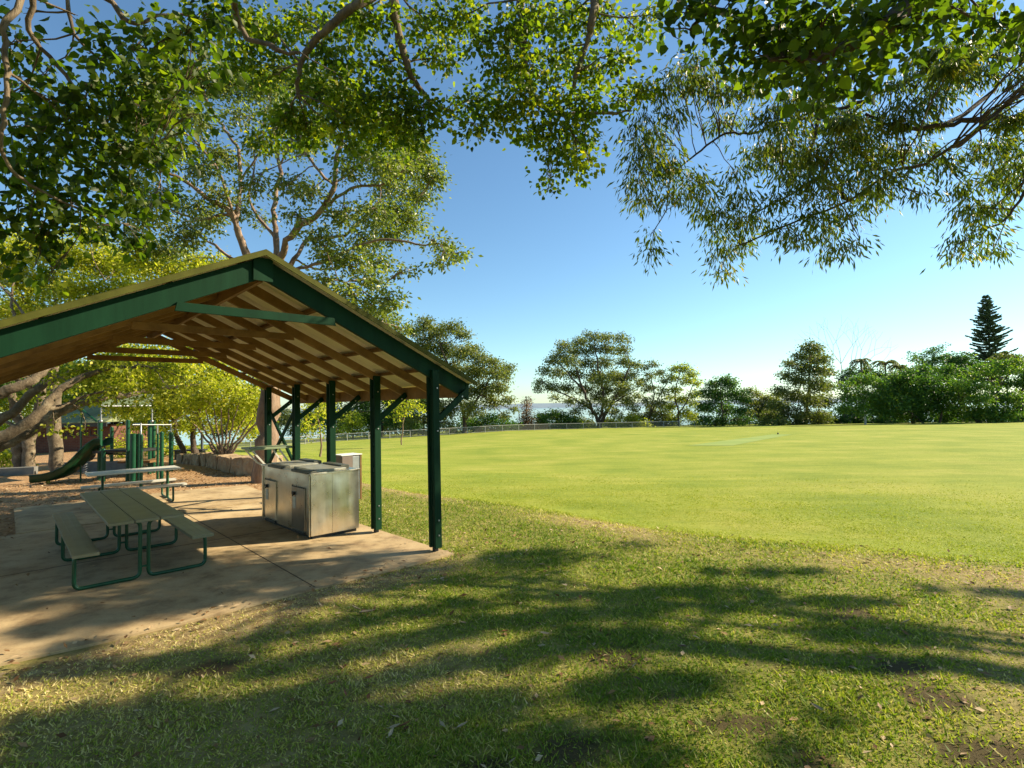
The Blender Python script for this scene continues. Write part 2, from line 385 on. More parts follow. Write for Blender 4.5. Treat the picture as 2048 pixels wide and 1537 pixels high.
# ------------------------------------------------------------------ slab
mb = MB()
def slabpoly(pts, z0, z1):
    n = len(pts); lo = [np.array([*S(g, r)[:2], z0]) for g, r in pts]; hi = [np.array([*S(g, r)[:2], z1]) for g, r in pts]
    mb.add(lo+hi, [tuple(range(n, 2*n))]+[(i, (i+1) % n, n+(i+1) % n, n+i) for i in range(n)])
jit = R(2)
front = [(-10+.35*i, -.15+.10*math.sin(i*.5)*0+.008*jit.normal()+(.42 if i < 12 else .42*max(0, 1-(i-12)/9)**1.5)) for i in range(29)]
slabpoly(front+[(.1, -.17), (.13, 6.05), (-10, 6.05)], -.25, 0.0)
slabpoly([(-4.08, 6.065), (.13, 6.065), (.30, 8.9), (-1.0, 9.25), (-4.08, 9.3)], -.25, .012)
sl_ob = mb.build('concrete_slab', M['concrete']); tag(sl_ob, kind='structure')

mb = MB()
for (a, b) in (((-4.9, -.1), (-4.9, 6.0)), ((-1.75, -.1), (-1.72, 6.0)), ((-9.5, 3.1), (.08, 3.12))):
    mb.bar(S(*a, .0015), S(*b, .0015), .012, .003)
tag(mb.build('slab_joint', simple('joint_dirt', (.07, .05, .03), (.13, .10, .06), 9, .9)), kind='structure')
# ------------------------------------------------------------------ shelter
sh = thing('park_shelter', P1, 'green gabled open picnic shelter with timber rafters beside the field', 'shelter')
def sbox(mb, g0, g1, r0, r1, z0, z1, mi=0):
    mb.hexa([S(g0, r0, z0), S(g1, r0, z0), S(g1, r1, z0), S(g0, r1, z0), S(g0, r0, z1), S(g1, r0, z1), S(g1, r1, z1), S(g0, r1, z1)], mi)
BAY = 1.584; GA = -2.2335; ZA = 3.6406; SL = .4724; GE = .62
def ztop(g): return ZA - SL*abs(g-GA)
def rafter(mb, side, r0, r1, top, depth, ge=GE, g_in=0., mi=0):
    """sloping plank following the roof, top metres below the sheet line"""
    ga = GA+side*g_in; gb = GA+side*(ge-GA)
    P = []
    for r_ in (r0, r1):
        P.append([S(ga, r_, ztop(ga)-top-depth), S(gb, r_, ztop(gb)-top-depth), S(gb, r_, ztop(gb)-top), S(ga, r_, ztop(ga)-top)])
    a, b = P; mb.hexa([a[0], a[1], b[1], b[0], a[3], a[2], b[2], b[3]], mi)
for side, nm in ((1, 'a'), (-1, 'b')):       # roof sheets, corrugated
    mb = MB(); nr = 250; r0, r1 = -.02, 4*BAY+.30
    top = []; 
    vs = []
    for i in range(nr+1):
        r_ = r0+(r1-r0)*i/nr; dz = .011*math.sin(i*2*math.pi/4.0+.4)
        for gq in (GA, GA+side*(GE+.03-GA)):
            vs.append(S(gq, r_, ztop(gq)+dz)); 
    fs = [(2*i, 2*i+1, 2*i+3, 2*i+2) for i in range(nr)]
    mb.add(vs, fs, 0, True)
    mb.add([v-Z*.006 for v in vs], [f[::-1] for f in fs], 1, True)
    mb.build('roof_sheet', [M['rooftop'], M['roofin']], sh, P1)
    mb = MB(); rafter(mb, side, -.035, -.02, -.022, .06, GE+.05)       # barge flashing
    rafter(mb, side, -.035, .10, -.026, .006, GE+.05)
    mb.build('barge_flashing', M['rooftop'], sh, P1)
for k in range(9):
    rk = k*BAY/2+.08
    for side in (1, -1):
        mb = MB()
        if k == 0: rafter(mb, side, rk, rk+.05, .035, .235, GE-.02)
        else: rafter(mb, side, rk, rk+.045, .085, .125, GE-.075, .025)
        mb.build('rafter', M['green'] if k == 0 else M['timber'], sh, P1, .004)
# purlins, ridge board, eave boards
mb = MB(); sbox(mb, GA-.022, GA+.022, .14, 4*BAY+.2, ZA-.30, ZA-.09); mb.build('ridge_board', M['timber'], sh, P1)
for side in (1, -1):
    for gd in (.16, .82, 1.76, 2.35):
        mb = MB(); gq = GA+side*gd; z = ztop(gq)
        mb.bar(S(gq, .14, z-.05), S(gq, 4*BAY+.25, z-.05), .075, .045, Z+G*side*SL*0+Z, 0)
        mb.build('purlin', M['timberold'], sh, P1)
    mb = MB(); gq = GA+side*(GE-.05-GA); z = ztop(gq)
    a, b = sorted((gq-.022, gq+.022)); sbox(mb, a, b, .135, 4*BAY+.25, z-.24, z-.045)
    mb.build('eave_board', M['timber'], sh, P1, .003)
    mb = MB(); sbox(mb, min(gq-.025, gq+.03), max(gq-.025, gq+.03), .075, .13, z-.26, z-.04); mb.build('end_cap', M['green'], sh, P1)
mb = MB(); sbox(mb, GA-.1, GA+.1, .055, .078, ZA-.30, ZA-.05); mb.build('apex_plate', M['green'], sh, P1)
for k in range(5):
    mb = MB(); rk = k*BAY+.055 if k == 0 else k*BAY+.05
    zt = ZA-.6237; hl = .80 if k == 0 else .93
    off = .025; 
    mb.hexa([S(GA-hl-.02, rk, zt-.09), S(GA+hl+.02, rk, zt-.09), S(GA+hl+.02, rk+off, zt-.09), S(GA-hl-.02, rk+off, zt-.09),
             S(GA-hl, rk, zt), S(GA+hl, rk, zt), S(GA+hl, rk+off, zt), S(GA-hl, rk+off, zt)])
    mb.build('tie_beam', M['green'] if k == 0 else M['timber'], sh, P1, .003)
# posts
for k in range(5):
    for gp in (0., 2*GA):
        sgn = 1 if gp == 0 else -1; rk = k*BAY
        mb = MB(); zt = 2.45
        lean = -.012 if k == 0 else 0
        for a, b in ((.025, .072), (.135, .180)):
            mb.hexa([S(gp-.052, rk+a, .05), S(gp+.055, rk+a, .05), S(gp+.055, rk+b, .05), S(gp-.052, rk+b, .05),
                     S(gp-.052+lean, rk+a, zt), S(gp+.055+lean, rk+a, zt), S(gp+.055+lean, rk+b, zt), S(gp-.052+lean, rk+b, zt)])
        for zb in (.55, .95, 1.35): sbox(mb, gp-.045, gp+.045, rk+.072, rk+.135, zb, zb+.06)
        sbox(mb, gp-.045, gp+.04, rk+.10, rk+.135, .06, 2.1)
        po = mb.build('post', M['green'], sh, P1, .004)
        mb = MB(); sbox(mb, gp-.03, gp+.03, rk+.075, rk+.13, -.02, .1); mb.build('steel_shoe', M['dark'], po, P1)
        for zb in (.22, .42, 1.62, 2.2):
            mb = MB(); c = S(gp+.005, rk+.015, zb); mb.tube([c, c+RR*.012], .011, 8); mb.build('bolt', M['galv'], po, P1)
        mb = MB(); mb.bar(S(gp+sgn*.045, rk+.048, 1.78), S(gp+sgn*.535, rk+.048, 2.16), .040, .085)
        br = mb.build('brace', M['green'], sh, P1, .004)
        mb = MB()
        c = S(gp+sgn*.44, rk+.02, 2.085); mb.tube([c, c+RR*.012], .012, 8); mb.build('bolt', M['galv'], br, P1)
for gp in (0., 2*GA):
    for (ra, za, rb, zb) in ((3*BAY+.16, 1.90, 4*BAY+.0, .75), (4*BAY+.02, 1.90, 3*BAY+.14, .75)):
        mb = MB(); q = .02 if za > 1 and ra > rb else -.02
        mb.bar(S(gp+q, ra, za), S(gp+q, rb, zb), .035, .075); mb.build('cross_brace', M['green'], sh, P1)

# ------------------------------------------------------------------ shelf
shf = thing('serving_shelf', S(-.4, 5.1), 'pale green high shelf bracketed to the far posts behind the barbecue', 'shelf')
mb = MB(); sbox(mb, -.86, -.06, 4.86, 5.42, 1.18, 1.22); mb.build('shelf_top', simple('shelf_paint', (.16, .21, .12), (.24, .29, .17), 5, .45), shf, S(-.4, 5.1), .006)
for r_ in (4.95, 5.35):
    mb = MB(); mb.bar(S(-.80, r_, 1.17), S(-.58, r_, .90), .03, .03); mb.bar(S(-.58, r_, .90), S(-.06, r_, .62), .03, .03); mb.bar(S(-.30, r_, 1.17), S(-.05, r_, .80), .03, .03)
    mb.build('bracket', M['alupale'], shf, S(-.4, 5.1))

# ------------------------------------------------------------------ barbecue
bq = thing('barbecue', S(-.52, 3.0), 'dented stainless steel double electric barbecue on the slab beside the posts', 'barbecue'); BO = S(-.52, 3.0)
mb = MB()
def dentpanel(mb, fa, nu, nv, amp, seed, mi=0):
    """fa(u,v,d) -> point; slightly buckled sheet"""
    w = wob(seed, 6, 3.2); vs = []
    for j in range(nv+1):
        for i in range(nu+1):
            u, v = i/nu, j/nv; e = min(u, 1-u, v, 1-v)*8; e = min(e, 1)
            d = amp*e*(float(w(u*1.7, v*1.3)) + .6*abs(float(w(u*2.3+5, v*2)))); vs.append(fa(u, v, d))
    mb.add(vs, [(j*(nu+1)+i, j*(nu+1)+i+1, (j+1)*(nu+1)+i+1, (j+1)*(nu+1)+i) for j in range(nv) for i in range(nu)], mi, True)
g0, g1, r0, r1 = -.91, -.14, 1.98, 4.06
dentpanel(mb, lambda u, v, d: S(g0-d, r1+(r0-r1)*u, .05+.91*v), 30, 16, .007, 11)
dentpanel(mb, lambda u, v, d: S(g0+.33*u, r0-d, .05+.91*v), 10, 14, .004, 12)
dentpanel(mb, lambda u, v, d: S(g0+.33+(g1-g0-.33)*u, r0-.004-d, .05+.91*v), 12, 14, .005, 13)
dentpanel(mb, lambda u, v, d: S(g1+d, r0+(r1-r0)*u, .05+.91*v), 20, 10, .005, 14)
dentpanel(mb, lambda u, v, d: S(g1+(g0-g1)*u, r1+d, .05+.91*v), 8, 8, .004, 15)
mb.build('cabinet', M['steel'], bq, BO)
mb = MB(); sbox(mb, g0+.03, g1-.03, r0+.03, r1-.03, 0, .06); mb.build('plinth', M['dark'], bq, BO)
mb = MB(); sbox(mb, g0-.012, g1+.012, r0-.012, r1+.012, .955, .985); bt = mb.build('benchtop', M['steel'], bq, BO, .004)
for ra, rb in ((2.04, 2.98), (3.08, 4.0)):
    mb = MB()
    sbox(mb, g0+.12, g1-.16, ra+.04, rb-.04, .985, 1.012)
    hp = mb.build('hotplate', M['hotplate'], bq, BO, .005)
    mb = MB(); sbox(mb, g0-.035, g0+.12, ra, ra+.62, .968, 1.008); sbox(mb, g1-.16, g1-.02, ra+.22, rb-.02, .985, 1.035); mb.build('lid', simple('lid_grey', (.035, .04, .03), (.10, .105, .08), 6, .5), hp, BO, .006)
for ra, rb, mt in ((2.17, 2.66, 'steeldoor'), (3.36, 3.86, 'steel')):
    mb = MB(); sbox(mb, g0-.022, g0-.008, ra, rb, .10, .74); dr = mb.build('door', M[mt], bq, BO, .003)
    mb = MB(); sbox(mb, g0-.03, g0-.022, ra+.01, rb-.01, .735, .75); sbox(mb, g0-.02, g0-.006, rb, rb+.012, .10, .76); mb.build('door_gap', M['dark'], dr, BO)
    mb = MB(); sbox(mb, g0-.05, g0-.024, rb-.12, rb-.05, .62, .66); mb.tube([S(g0-.022, rb-.09, .62), S(g0-.055, rb-.09, .60)], .012, 8); mb.build('handle', M['dark'], dr, BO)
    mb = MB(); sbox(mb, g0-.026, g0-.023, rb-.15, rb-.04, .40, .58); mb.build('sticker', M['sticker'], dr, BO)
    mb = MB(); sbox(mb, g0-.03, g0-.008, ra+.02, rb-.02, .045, .075); mb.build('vent_slot', M['dark'], dr, BO)
for ra in (r0+.03, r1-.08, 2.76):
    mb = MB(); sbox(mb, g0-.020, g0-.004, ra, ra+.045 if ra < 3.9 else ra+.05, .04, .955); mb.build('corner_strip', M['steel'], bq, BO, .003) if ra != 2.76 else None

# ------------------------------------------------------------------ picnic tables
def fillet(pts, rad, n=5):
    out = [np.array(pts[0], float)]
    for i in range(1, len(pts)-1):
        a, b, c = (np.array(pts[j], float) for j in (i-1, i, i+1))
        u = (a-b)/np.linalg.norm(a-b); v = (c-b)/np.linalg.norm(c-b)
        p0 = b+u*rad; p1 = b+v*rad
        for t in np.linspace(0, 1, n): out.append((1-t)**2*p0+2*t*(1-t)*b+t*t*p1)
    out.append(np.array(pts[-1], float)); return out
def table(name, label, org, rz, L, frames, zt=.72, zb=.44, top='alu', hb=.56, hw=.64):
    t = thing(name, org, label, 'picnic table', 'picnic tables', rz)
    for u0 in (-.365, -.1185, .128):
        mb = MB(); mb.hexa([(u0, 0, zt-.035), (u0+.237, 0, zt-.035), (u0+.237, L, zt-.035), (u0, L, zt-.035), (u0, 0, zt), (u0+.237, 0, zt), (u0+.237, L, zt), (u0, L, zt)])
        mb.build('top_plank', M[top], t, bevel=.004)
    for s in (-1, 1):
        mb = MB(); u0, u1 = s*hb-.115, s*hb+.115
        mb.hexa([(u0, -.05, zb-.035), (u1, -.05, zb-.035), (u1, L+.05, zb-.035), (u0, L+.05, zb-.035), (u0, -.05, zb), (u1, -.05, zb), (u1, L+.05, zb), (u0, L+.05, zb)])
        for q in (.33, .66):
            uu = u0+(u1-u0)*q; mb.hexa([(uu-.004, -.05, zb), (uu+.004, -.05, zb), (uu+.004, L+.05, zb), (uu-.004, L+.05, zb), (uu-.004, -.05, zb+.002), (uu+.004, -.05, zb+.002), (uu+.004, L+.05, zb+.002), (uu-.004, L+.05, zb+.002)])
        mb.build('bench_seat', M[top], t, bevel=.004)
    for v in frames:
        mb = MB()
        for s in (-1, 1):
            mb.tube(fillet([(s*(hb-.08), v, zb-.05), (s*hw, v, zb-.05), (s*hw, v, .022), (s*.042, v, .022), (s*.042, v, zt-.045), (s*.26, v, zt-.045)], .075, 6), .021, 10)
        for z in (.14, .55): mb.tube([(-.042, v, z), (.042, v, z)], .012, 8)
        mb.hexa([(-.33, v-.02, zt-.045), (.33, v-.02, zt-.045), (.33, v+.02, zt-.045), (-.33, v+.02, zt-.045), (-.33, v-.02, zt-.035), (.33, v-.02, zt-.035), (.33, v+.02, zt-.035), (-.33, v+.02, zt-.035)])
        mb.build('leg_frame', M['tube'], t)
    return t
table('picnic_table', 'long picnic table with olive aluminium planks in the shelter foreground', S(-3.02, 1.52), TH, 3.2, (.2, 1.78, 2.95), .72, .44)
table('picnic_table', 'smaller pale picnic table at the back of the slab near the playground', S(-1.40, 8.05, .012), TH+math.pi/2-.02, 1.62, (.2, 1.35), .70, .38, 'alupale')

# ------------------------------------------------------------------ bin box behind post
bo = at(697, 960, 11.6); bo[2] = float(T(bo[0], bo[1]))-.02
bn = thing('bin_enclosure', bo, 'grey metal box enclosure standing on the grass behind the barbecue', 'bin enclosure', rz=TH)
mb = MB(); mb.hexa([(-.24, -.2, 0), (.0, -.2, 0), (.0, .2, 0), (-.24, .2, 0), (-.24, -.2, .98), (.0, -.2, .98), (.0, .2, .98), (-.24, .2, .98)]); mb.build('side_panel', simple('taupe_panel', (.16, .12, .10), (.22, .17, .14), 5, .6), bn, bevel=.006)
mb = MB(); mb.hexa([(.003, -.19, .02), (.17, -.19, .02), (.17, .19, .02), (.003, .19, .02), (.003, -.19, .96), (.17, -.19, .96), (.17, .19, .96), (.003, .19, .96)]); mb.build('door', M['galv'], bn, bevel=.006)
mb = MB(); mb.hexa([(-.26, -.21, .98), (.22, -.21, .98), (.22, .21, .98), (-.26, .21, .98), (-.26, -.21, 1.0), (.22, -.21, 1.0), (.22, .21, 1.0), (-.26, .21, 1.0)]); mb.build('lid', M['white'], bn, bevel=.004)
mb = MB(); mb.hexa([(.173, -.2, 0), (.21, -.2, 0), (.21, .2, 0), (.173, .2, 0), (.173, -.2, .98), (.21, -.2, .98), (.21, .2, .98), (.173, .2, .98)]); mb.build('frame', M['timberold'], bn)

# ------------------------------------------------------------------ playground
def gp(px, py, z=None):
    p = onz(px, py, 0.)
    return p
def hz(px, py, Y): return at(px, py, Y)
pl0 = onz(256, 962)
ps = thing('play_structure', pl0, 'green climbing frame with slide, deck and shade roof on the bark mulch', 'play equipment')
def ppost(px, yt, yb, wpx, Y=None, mat='tube', nm='post'):
    b = onz(px, yb) if Y is None else at(px, yb, Y); Yb = b[1]; b = b.copy(); b[2] = -.05
    t = at(px, yt, Yb); t = np.array([b[0], b[1], t[2]])
    mb = MB(); mb.tube([b, t], wpx*Yb/F/2, 12); mb.sphere(t, (wpx*Yb/F/2, wpx*Yb/F/2, wpx*Yb/F/3), 10); mb.build(nm, M[mat], ps, pl0); return b, t
ppost(199, 842, 960, 8); ppost(206.5, 900, 962, 8); ppost(223, 856, 941, 6); ppost(255, 842, 961, 7); ppost(282, 871, 976, 6)
ppost(299, 843, 935, 7, 17.); ppost(307, 843, 935, 7, 17.3); ppost(315, 869, 957, 4.5); ppost(323, 866, 958, 7); ppost(342, 867, 935, 8, 17.6)
mb = MB(); b = onz(266, 962); t = at(266, 868, b[1]); mb.tube([(b[0], b[1], -.05), (b[0], b[1], t[2])], .085, 14); mb.tube([(b[0]+.13, b[1]+.05, -.05), (b[0]+.13, b[1]+.05, t[2])], .05, 14); mb.build('climbing_drum', M['tube'], ps, pl0)
for a, b_, Y0, Y1, rr in (((211, 902), (254, 902), 15.3, 15.3, .035), ((211, 908), (254, 909), 15.5, 15.5, .025), ((254, 903), (315, 900), 15.5, 16.6, .03), ((286, 898), (303, 897), 16.4, 16.6, .03)):
    mb = MB(); mb.tube([at(*a, Y0), at(*b_, Y1)], rr, 8); mb.build('rail', M['dark'], ps, pl0)
for px in (288, 292, 296):
    mb = MB(); mb.tube([at(px, 900, 16.6), at(px, 945, 16.6)], .012, 6); mb.build('baluster', M['tube'], ps, pl0)
mb = MB(); mb.tube([at(265, 850, 16.3), at(342, 850, 17.6)], .022, 8); mb.tube([at(315, 868, 16.4), at(315, 850, 16.4)], .02, 6); mb.tube([at(342, 868, 17.6), at(342, 850, 17.6)], .02, 6); mb.build('overhead_bar', M['galv'], ps, pl0)
mb = MB(); p_ = [at(282, 871, 15.0), at(282, 848, 15.0), at(268, 848, 15.6)]; mb.tube(p_, .02, 6); mb.build('climbing_hoop', M['galv'], ps, pl0)
c = (at(205, 915, 15.4)+at(254, 915, 15.4))/2; mb = MB(); mb.obox([c[0], c[1]+.5, .82], (.62, 0, 0), (0, .55, 0), (0, 0, .03)); mb.build('deck', M['dark'], ps, pl0)
c = at(300, 935, 16.8); mb = MB(); mb.obox([c[0]-.2, c[1], .42], (.5, 0, 0), (0, .45, 0), (0, 0, .03)); mb.build('step', M['timberold'], ps, pl0)
mb = MB(); vs = []
for i in range(9):
    t = i/8
    for px in (204, 304):
        y = 813-24*math.sin(t*math.pi/1.15); Y = 15.35+1.5*t + (px-204)/100*1.5; vs.append(at(px, y, Y))
mb.add(vs, [(2*i, 2*i+1, 2*i+3, 2*i+2) for i in range(8)], 0, True); mb.add([v-Z*.02 for v in vs], [(2*i, 2*i+2, 2*i+3, 2*i+1) for i in range(8)], 0, True)
mb.build('shade_roof', simple('shade_sheet', (.05, .075, .035), (.12, .15, .08), 5, .6), ps, pl0)
for px, Y in ((203, 15.3), (305, 16.9)):
    mb = MB(); mb.tube([at(px-1, 845, Y), at(px, 789, Y)], .022, 8); mb.sphere(at(px-1, 843, Y), .05, 8); mb.build('roof_pole', M['galv'], ps, pl0)
mb = MB(); mb.tube([at(203, 813, 15.3), at(305, 812, 16.9)], .022, 8); mb.build('roof_edge', M['galv'], ps, pl0)
# slide
path = [(200, 892, 15.3), (188, 893, 15.3), (174, 902, 15.2), (158, 917, 15.2), (142, 934, 15.1), (126, 948, 15.05), (106, 958, 15.0), (84, 964, 14.95), (58, 967, 14.9)]
pts = [at(*p) for p in path]; prof = [(-.25, .16), (-.25, 0), (-.2, -.05), (.2, -.05), (.25, 0), (.25, .16)]
vs = [p+np.array([0, 1, 0])*(u+.25)+Z*(v+.04) for p in pts for u, v in prof]; k = 6
mb = MB(); mb.add(vs, [(i*k+j, i*k+j+1, (i+1)*k+j+1, (i+1)*k+j) for i in range(len(pts)-1) for j in range(k-1)], 0, True)
for j in (0, 5): mb.tube([vs[i*k+j] for i in range(len(pts))], .022, 6)
mb.build('slide', simple('slide_green', (.003, .028, .010), (.007, .05, .018), 5, .35), ps, pl0)
mb = MB(); mb.tube([(pts[-2][0], pts[-2][1]+.2, -.02), (pts[-2][0], pts[-2][1]+.2, .1)], .05, 8); mb.build('slide_foot', simple('yellow_foot', (.35, .28, .03), (.45, .36, .05), 5), ps, pl0)
mb = MB(); b = onz(161, 962); top = at(161, 818, b[1]); mb.tube([(b[0], b[1], -.05), (b[0], b[1], top[2])], .022, 8); mb.tube([(b[0], b[1], top[2]-.02), at(193, 843, 15.3)], .03, 8); mb.build('fire_pole', M['tube'], ps, pl0)
sr_o = onz(170, 948)
srd = thing('spring_rider', sr_o, 'small grey spring rider toy behind the slide', 'spring rider')
mb = MB(); mb.tube([sr_o+np.array([.06*math.cos(a*1.3), .06*math.sin(a*1.3), a*.016]) for a in range(26)], .012, 6); mb.build('spring', M['galv'], srd, sr_o)
mb = MB(); mb.sphere(sr_o+Z*.5, (.28, .1, .12), 12); mb.sphere(sr_o+Z*.62+np.array([.24, 0, 0]), (.1, .07, .12), 10); mb.build('body', M['dark'], srd, sr_o)
mb = MB(); mb.tube([sr_o+np.array([.2, -.16, .76]), sr_o+np.array([.17, 0, .70]), sr_o+np.array([.2, .16, .76])], .014, 6); mb.build('handle', M['galv'], srd, sr_o)

# ------------------------------------------------------------------ brick building beyond the playground
def Tz(p): return float(T(p[0], p[1]))
BY = 28.
bl = at(70, 945, BY); br = at(222, 940, BY); bo = bl.copy()
bd = thing('brick_building', bo, 'low brick amenities building with lettering under its green eave', 'building')
zb0 = bl[2]; ze = at(140, 851, BY)[2]
mb = MB(); x0, x1 = bl[0], br[0]
mb.hexa([(x0, BY, zb0-1), (x1, BY, zb0-1), (x1, BY+4, zb0-1), (x0, BY+4, zb0-1), (x0, BY, ze), (x1, BY, ze), (x1, BY+4, ze), (x0, BY+4, ze)]); mb.build('wall', M['brick'], bd, bo)
mb = MB(); mb.hexa([(x0-.5, BY-.75, ze-.08), (x1+.3, BY-.75, ze-.08), (x1+.3, BY-.68, ze-.08), (x0-.5, BY-.68, ze-.08), (x0-.5, BY-.75, ze+.14), (x1+.3, BY-.75, ze+.14), (x1+.3, BY-.68, ze+.14), (x0-.5, BY-.68, ze+.14)]); mb.build('fascia', M['dark'], bd, bo)
mb = MB(); zr = ze+1.15; e0, e1 = x0-.5, x1+.3
mb.add([(e0, BY-.8, ze+.15), (e1, BY-.8, ze+.15), (e1-.2, BY+1.9, zr), (e0+1.3, BY+1.9, zr), (e0, BY+4.6, ze+.15), (e1, BY+4.6, ze+.15),
        (e0, BY-.8, ze+.11), (e1, BY-.8, ze+.11), (e1, BY+4.6, ze+.11), (e0, BY+4.6, ze+.11)],
       [(0, 1, 2, 3), (3, 2, 5, 4), (0, 3, 4), (1, 5, 2), (6, 9, 8, 7), (0, 6, 7, 1), (4, 5, 8, 9)]); mb.build('roof', simple('tin_roof', (.11, .13, .065), (.24, .26, .14), 1.2, .85, spec=.05, stretch=(3, .4, 1)), bd, bo)
mb = MB(); a = at(50, 953, BY-.7); mb.tube([(a[0], BY-.7, a[2]-1), (a[0], BY-.7, ze-.05)], .09, 8); mb.bar((a[0], BY-.7, ze-.10), (x0+.4, BY-.7, ze-.10), .1, .1); mb.build('verandah_post', M['tube'], bd, bo)
cu = bpy.data.curves.new('lettering', 'FONT'); cu.body = 'Green HILL'; cu.size = .52; cu.extrude = .012; cu.space_character = 1.12
tmp = bpy.data.objects.new('t', cu); COL.objects.link(tmp); bpy.context.view_layer.update()
me = bpy.data.meshes.new_from_object(tmp.evaluated_get(bpy.context.evaluated_depsgraph_get())); bpy.data.objects.remove(tmp)
me.name = 'lettering'; me.materials.clear(); me.materials.append(M['dark'])
lt = bpy.data.objects.new('lettering', me); COL.objects.link(lt); lt.parent = bd; lt.rotation_euler = (math.radians(90), 0, 0)
p = at(93, 875, BY-.02); lt.location = (p[0]-bo[0], BY-.02-bo[1], p[2]-bo[2])

# low walls
def lowwall(name, label, a, b, z0, z1, th, mat, cat='wall'):
    a = np.array(a, float); b = np.array(b, float); d = (b-a); d[2] = 0; d /= np.linalg.norm(d); q = np.array([-d[1], d[0], 0])*th
    mb = MB(); lo = [a, b, b+q, a+q]
    mb.hexa([(p[0], p[1], z0) for p in lo]+[(p[0], p[1], z1) for p in lo]); o = mb.build(name, M[mat], None, (a[0], a[1], 0), .01)
    return tag(o, label, cat)
lowwall('retaining_wall', 'low grey retaining wall behind the slide in front of the brick building', at(128, 935, 18), at(262, 930, 18), -.3, .30, .25, 'greywall')
lowwall('retaining_wall', 'low dark retaining wall at the far left edge of the playground', at(-60, 945, 17), at(68, 945, 17.5), -.3, .22, .25, 'greywall')
def stonewall():
    A = onz(524, 950); A[2] = 0; B = onz(468, 948); B[2] = 0; C = onz(410, 932); D_ = onz(352, 925)
    o = thing('stone_wall', B, 'rough sandstone block wall at the edge of the playground mulch', 'stone wall')
    r = R(9)
    def stone(p, q, h, th, nm='stone'):
        p = np.array(p); q = np.array(q); d = q-p; L = np.linalg.norm(d[:2]); d = d/np.linalg.norm(d); n_ = np.array([-d[1], d[0], 0])
        if n_[1] < 0: n_ = -n_
        mb = MB(); nu, nv = 10, 6; 
        w = wob(int(r.randint(1e6)), 6, 3.)
        def f(u, v, k):
            base = p+d*L*u
            return base + n_*(k*th + (1 if k == 0 else -1)*-.05*float(w(u*2+k, v*1.5)))+Z*(-.15+(h+.15)*v+.03*float(w(u*2, 7)))
        vs = [f(i/nu, j/nv, 0) for j in range(nv+1) for i in range(nu+1)]; m_ = len(vs)
        vs += [f(i/nu, j/nv, 1) for j in range(nv+1) for i in range(nu+1)]
        fs = [(j*(nu+1)+i, j*(nu+1)+i+1, (j+1)*(nu+1)+i+1, (j+1)*(nu+1)+i) for j in range(nv) for i in range(nu)]
        fs += [tuple(m_+x for x in f_)[::-1] for f_ in fs[:nu*nv]]
        tp = nv*(nu+1); fs += [(tp+i, tp+i+1, m_+tp+i+1, m_+tp+i) for i in range(nu)]
        fs += [(j*(nu+1), (j+1)*(nu+1), m_+(j+1)*(nu+1), m_+j*(nu+1)) for j in range(nv)]+[(j*(nu+1)+nu, m_+j*(nu+1)+nu, m_+(j+1)*(nu+1)+nu, (j+1)*(nu+1)+nu) for j in range(nv)]
        mb.add(vs, fs); mb.build(nm, M['stone'], o, B, .012)
    A2 = A-np.array([.12, .1, 0])
    stone(B, A2, .5, 1.0)
    n1 = 7
    for i in range(n1):
        a = B+(C-B)*i/n1; b = B+(C-B)*(i+.93)/n1; stone(b, a, .44+.05*r.rand(), .6)
    for i in range(5):
        a = C+(D_-C)*i/5; b = C+(D_-C)*(i+.95)/5; stone(b, a, .42-.03*i, .4)
stonewall()
# dark park bench and post on the far side of the mulch
bp = at(380, 912, 22.); bp[2] = .1
pb = thing('park_bench', bp, 'dark park bench beyond the stone wall under the trees', 'bench')
mb = MB(); mb.obox(bp+Z*.24, (.62, 0, 0), (0, .2, 0), (0, 0, .03)); mb.build('seat', M['dark'], pb, bp)
for s in (-.5, .5):
    mb = MB(); mb.obox(bp+np.array([s, 0, -.05]), (.04, 0, 0), (0, .17, 0), (0, 0, .26)); mb.build('leg', M['dark'], pb, bp)
q = at(404, 910, 22.5); mb = MB(); mb.tube([(q[0], q[1], -.3), (q[0], q[1], at(404, 870, 22.5)[2])], .055, 10); mb.sphere((q[0], q[1], at(404, 870, 22.5)[2]), .06, 8)
tag(mb.build('bollard', simple('blue_grey_post', (.05, .07, .09), (.08, .10, .12), 5), None, (q[0], q[1], 0)), 'slim blue grey post standing beside the vase shaped bush', 'post')

# ------------------------------------------------------------------ boundary fence
fpx = [(440, 902, 58), (610, 892, 65), (650, 889, 70), (860, 872, 75), (1100, 861, 85), (1420, 857, 90)]
fw = [at(*p) for p in fpx]
seg = [];
for a, b in zip(fw[:-1], fw[1:]):
    n_ = max(1, int(np.linalg.norm((b-a)[:2])/2.7))
    seg += [a+(b-a)*i/n_ for i in range(n_)]
seg.append(fw[-1]); seg = [np.array([p[0], p[1], Tz(p)]) for p in seg]
fo = seg[len(seg)//2]
M['rail'] = simple('weathered_rail', (.30, .30, .28), (.45, .44, .41), 4, .6)
fe = thing('boundary_fence', fo, 'long low white rail and mesh fence along the far side of the field', 'fence')
for p in seg:
    mb = MB(); mb.tube([p-Z*.2, p+Z*.98], .045, 6); mb.build('post', M['rail'], fe, fo)
for h, rr, nm in ((.95, .04, 'top_rail'), (.12, .02, 'bottom_rail')):
    mb = MB(); mb.tube([p+Z*h for p in seg], rr, 6); mb.build(nm, M['rail'], fe, fo)
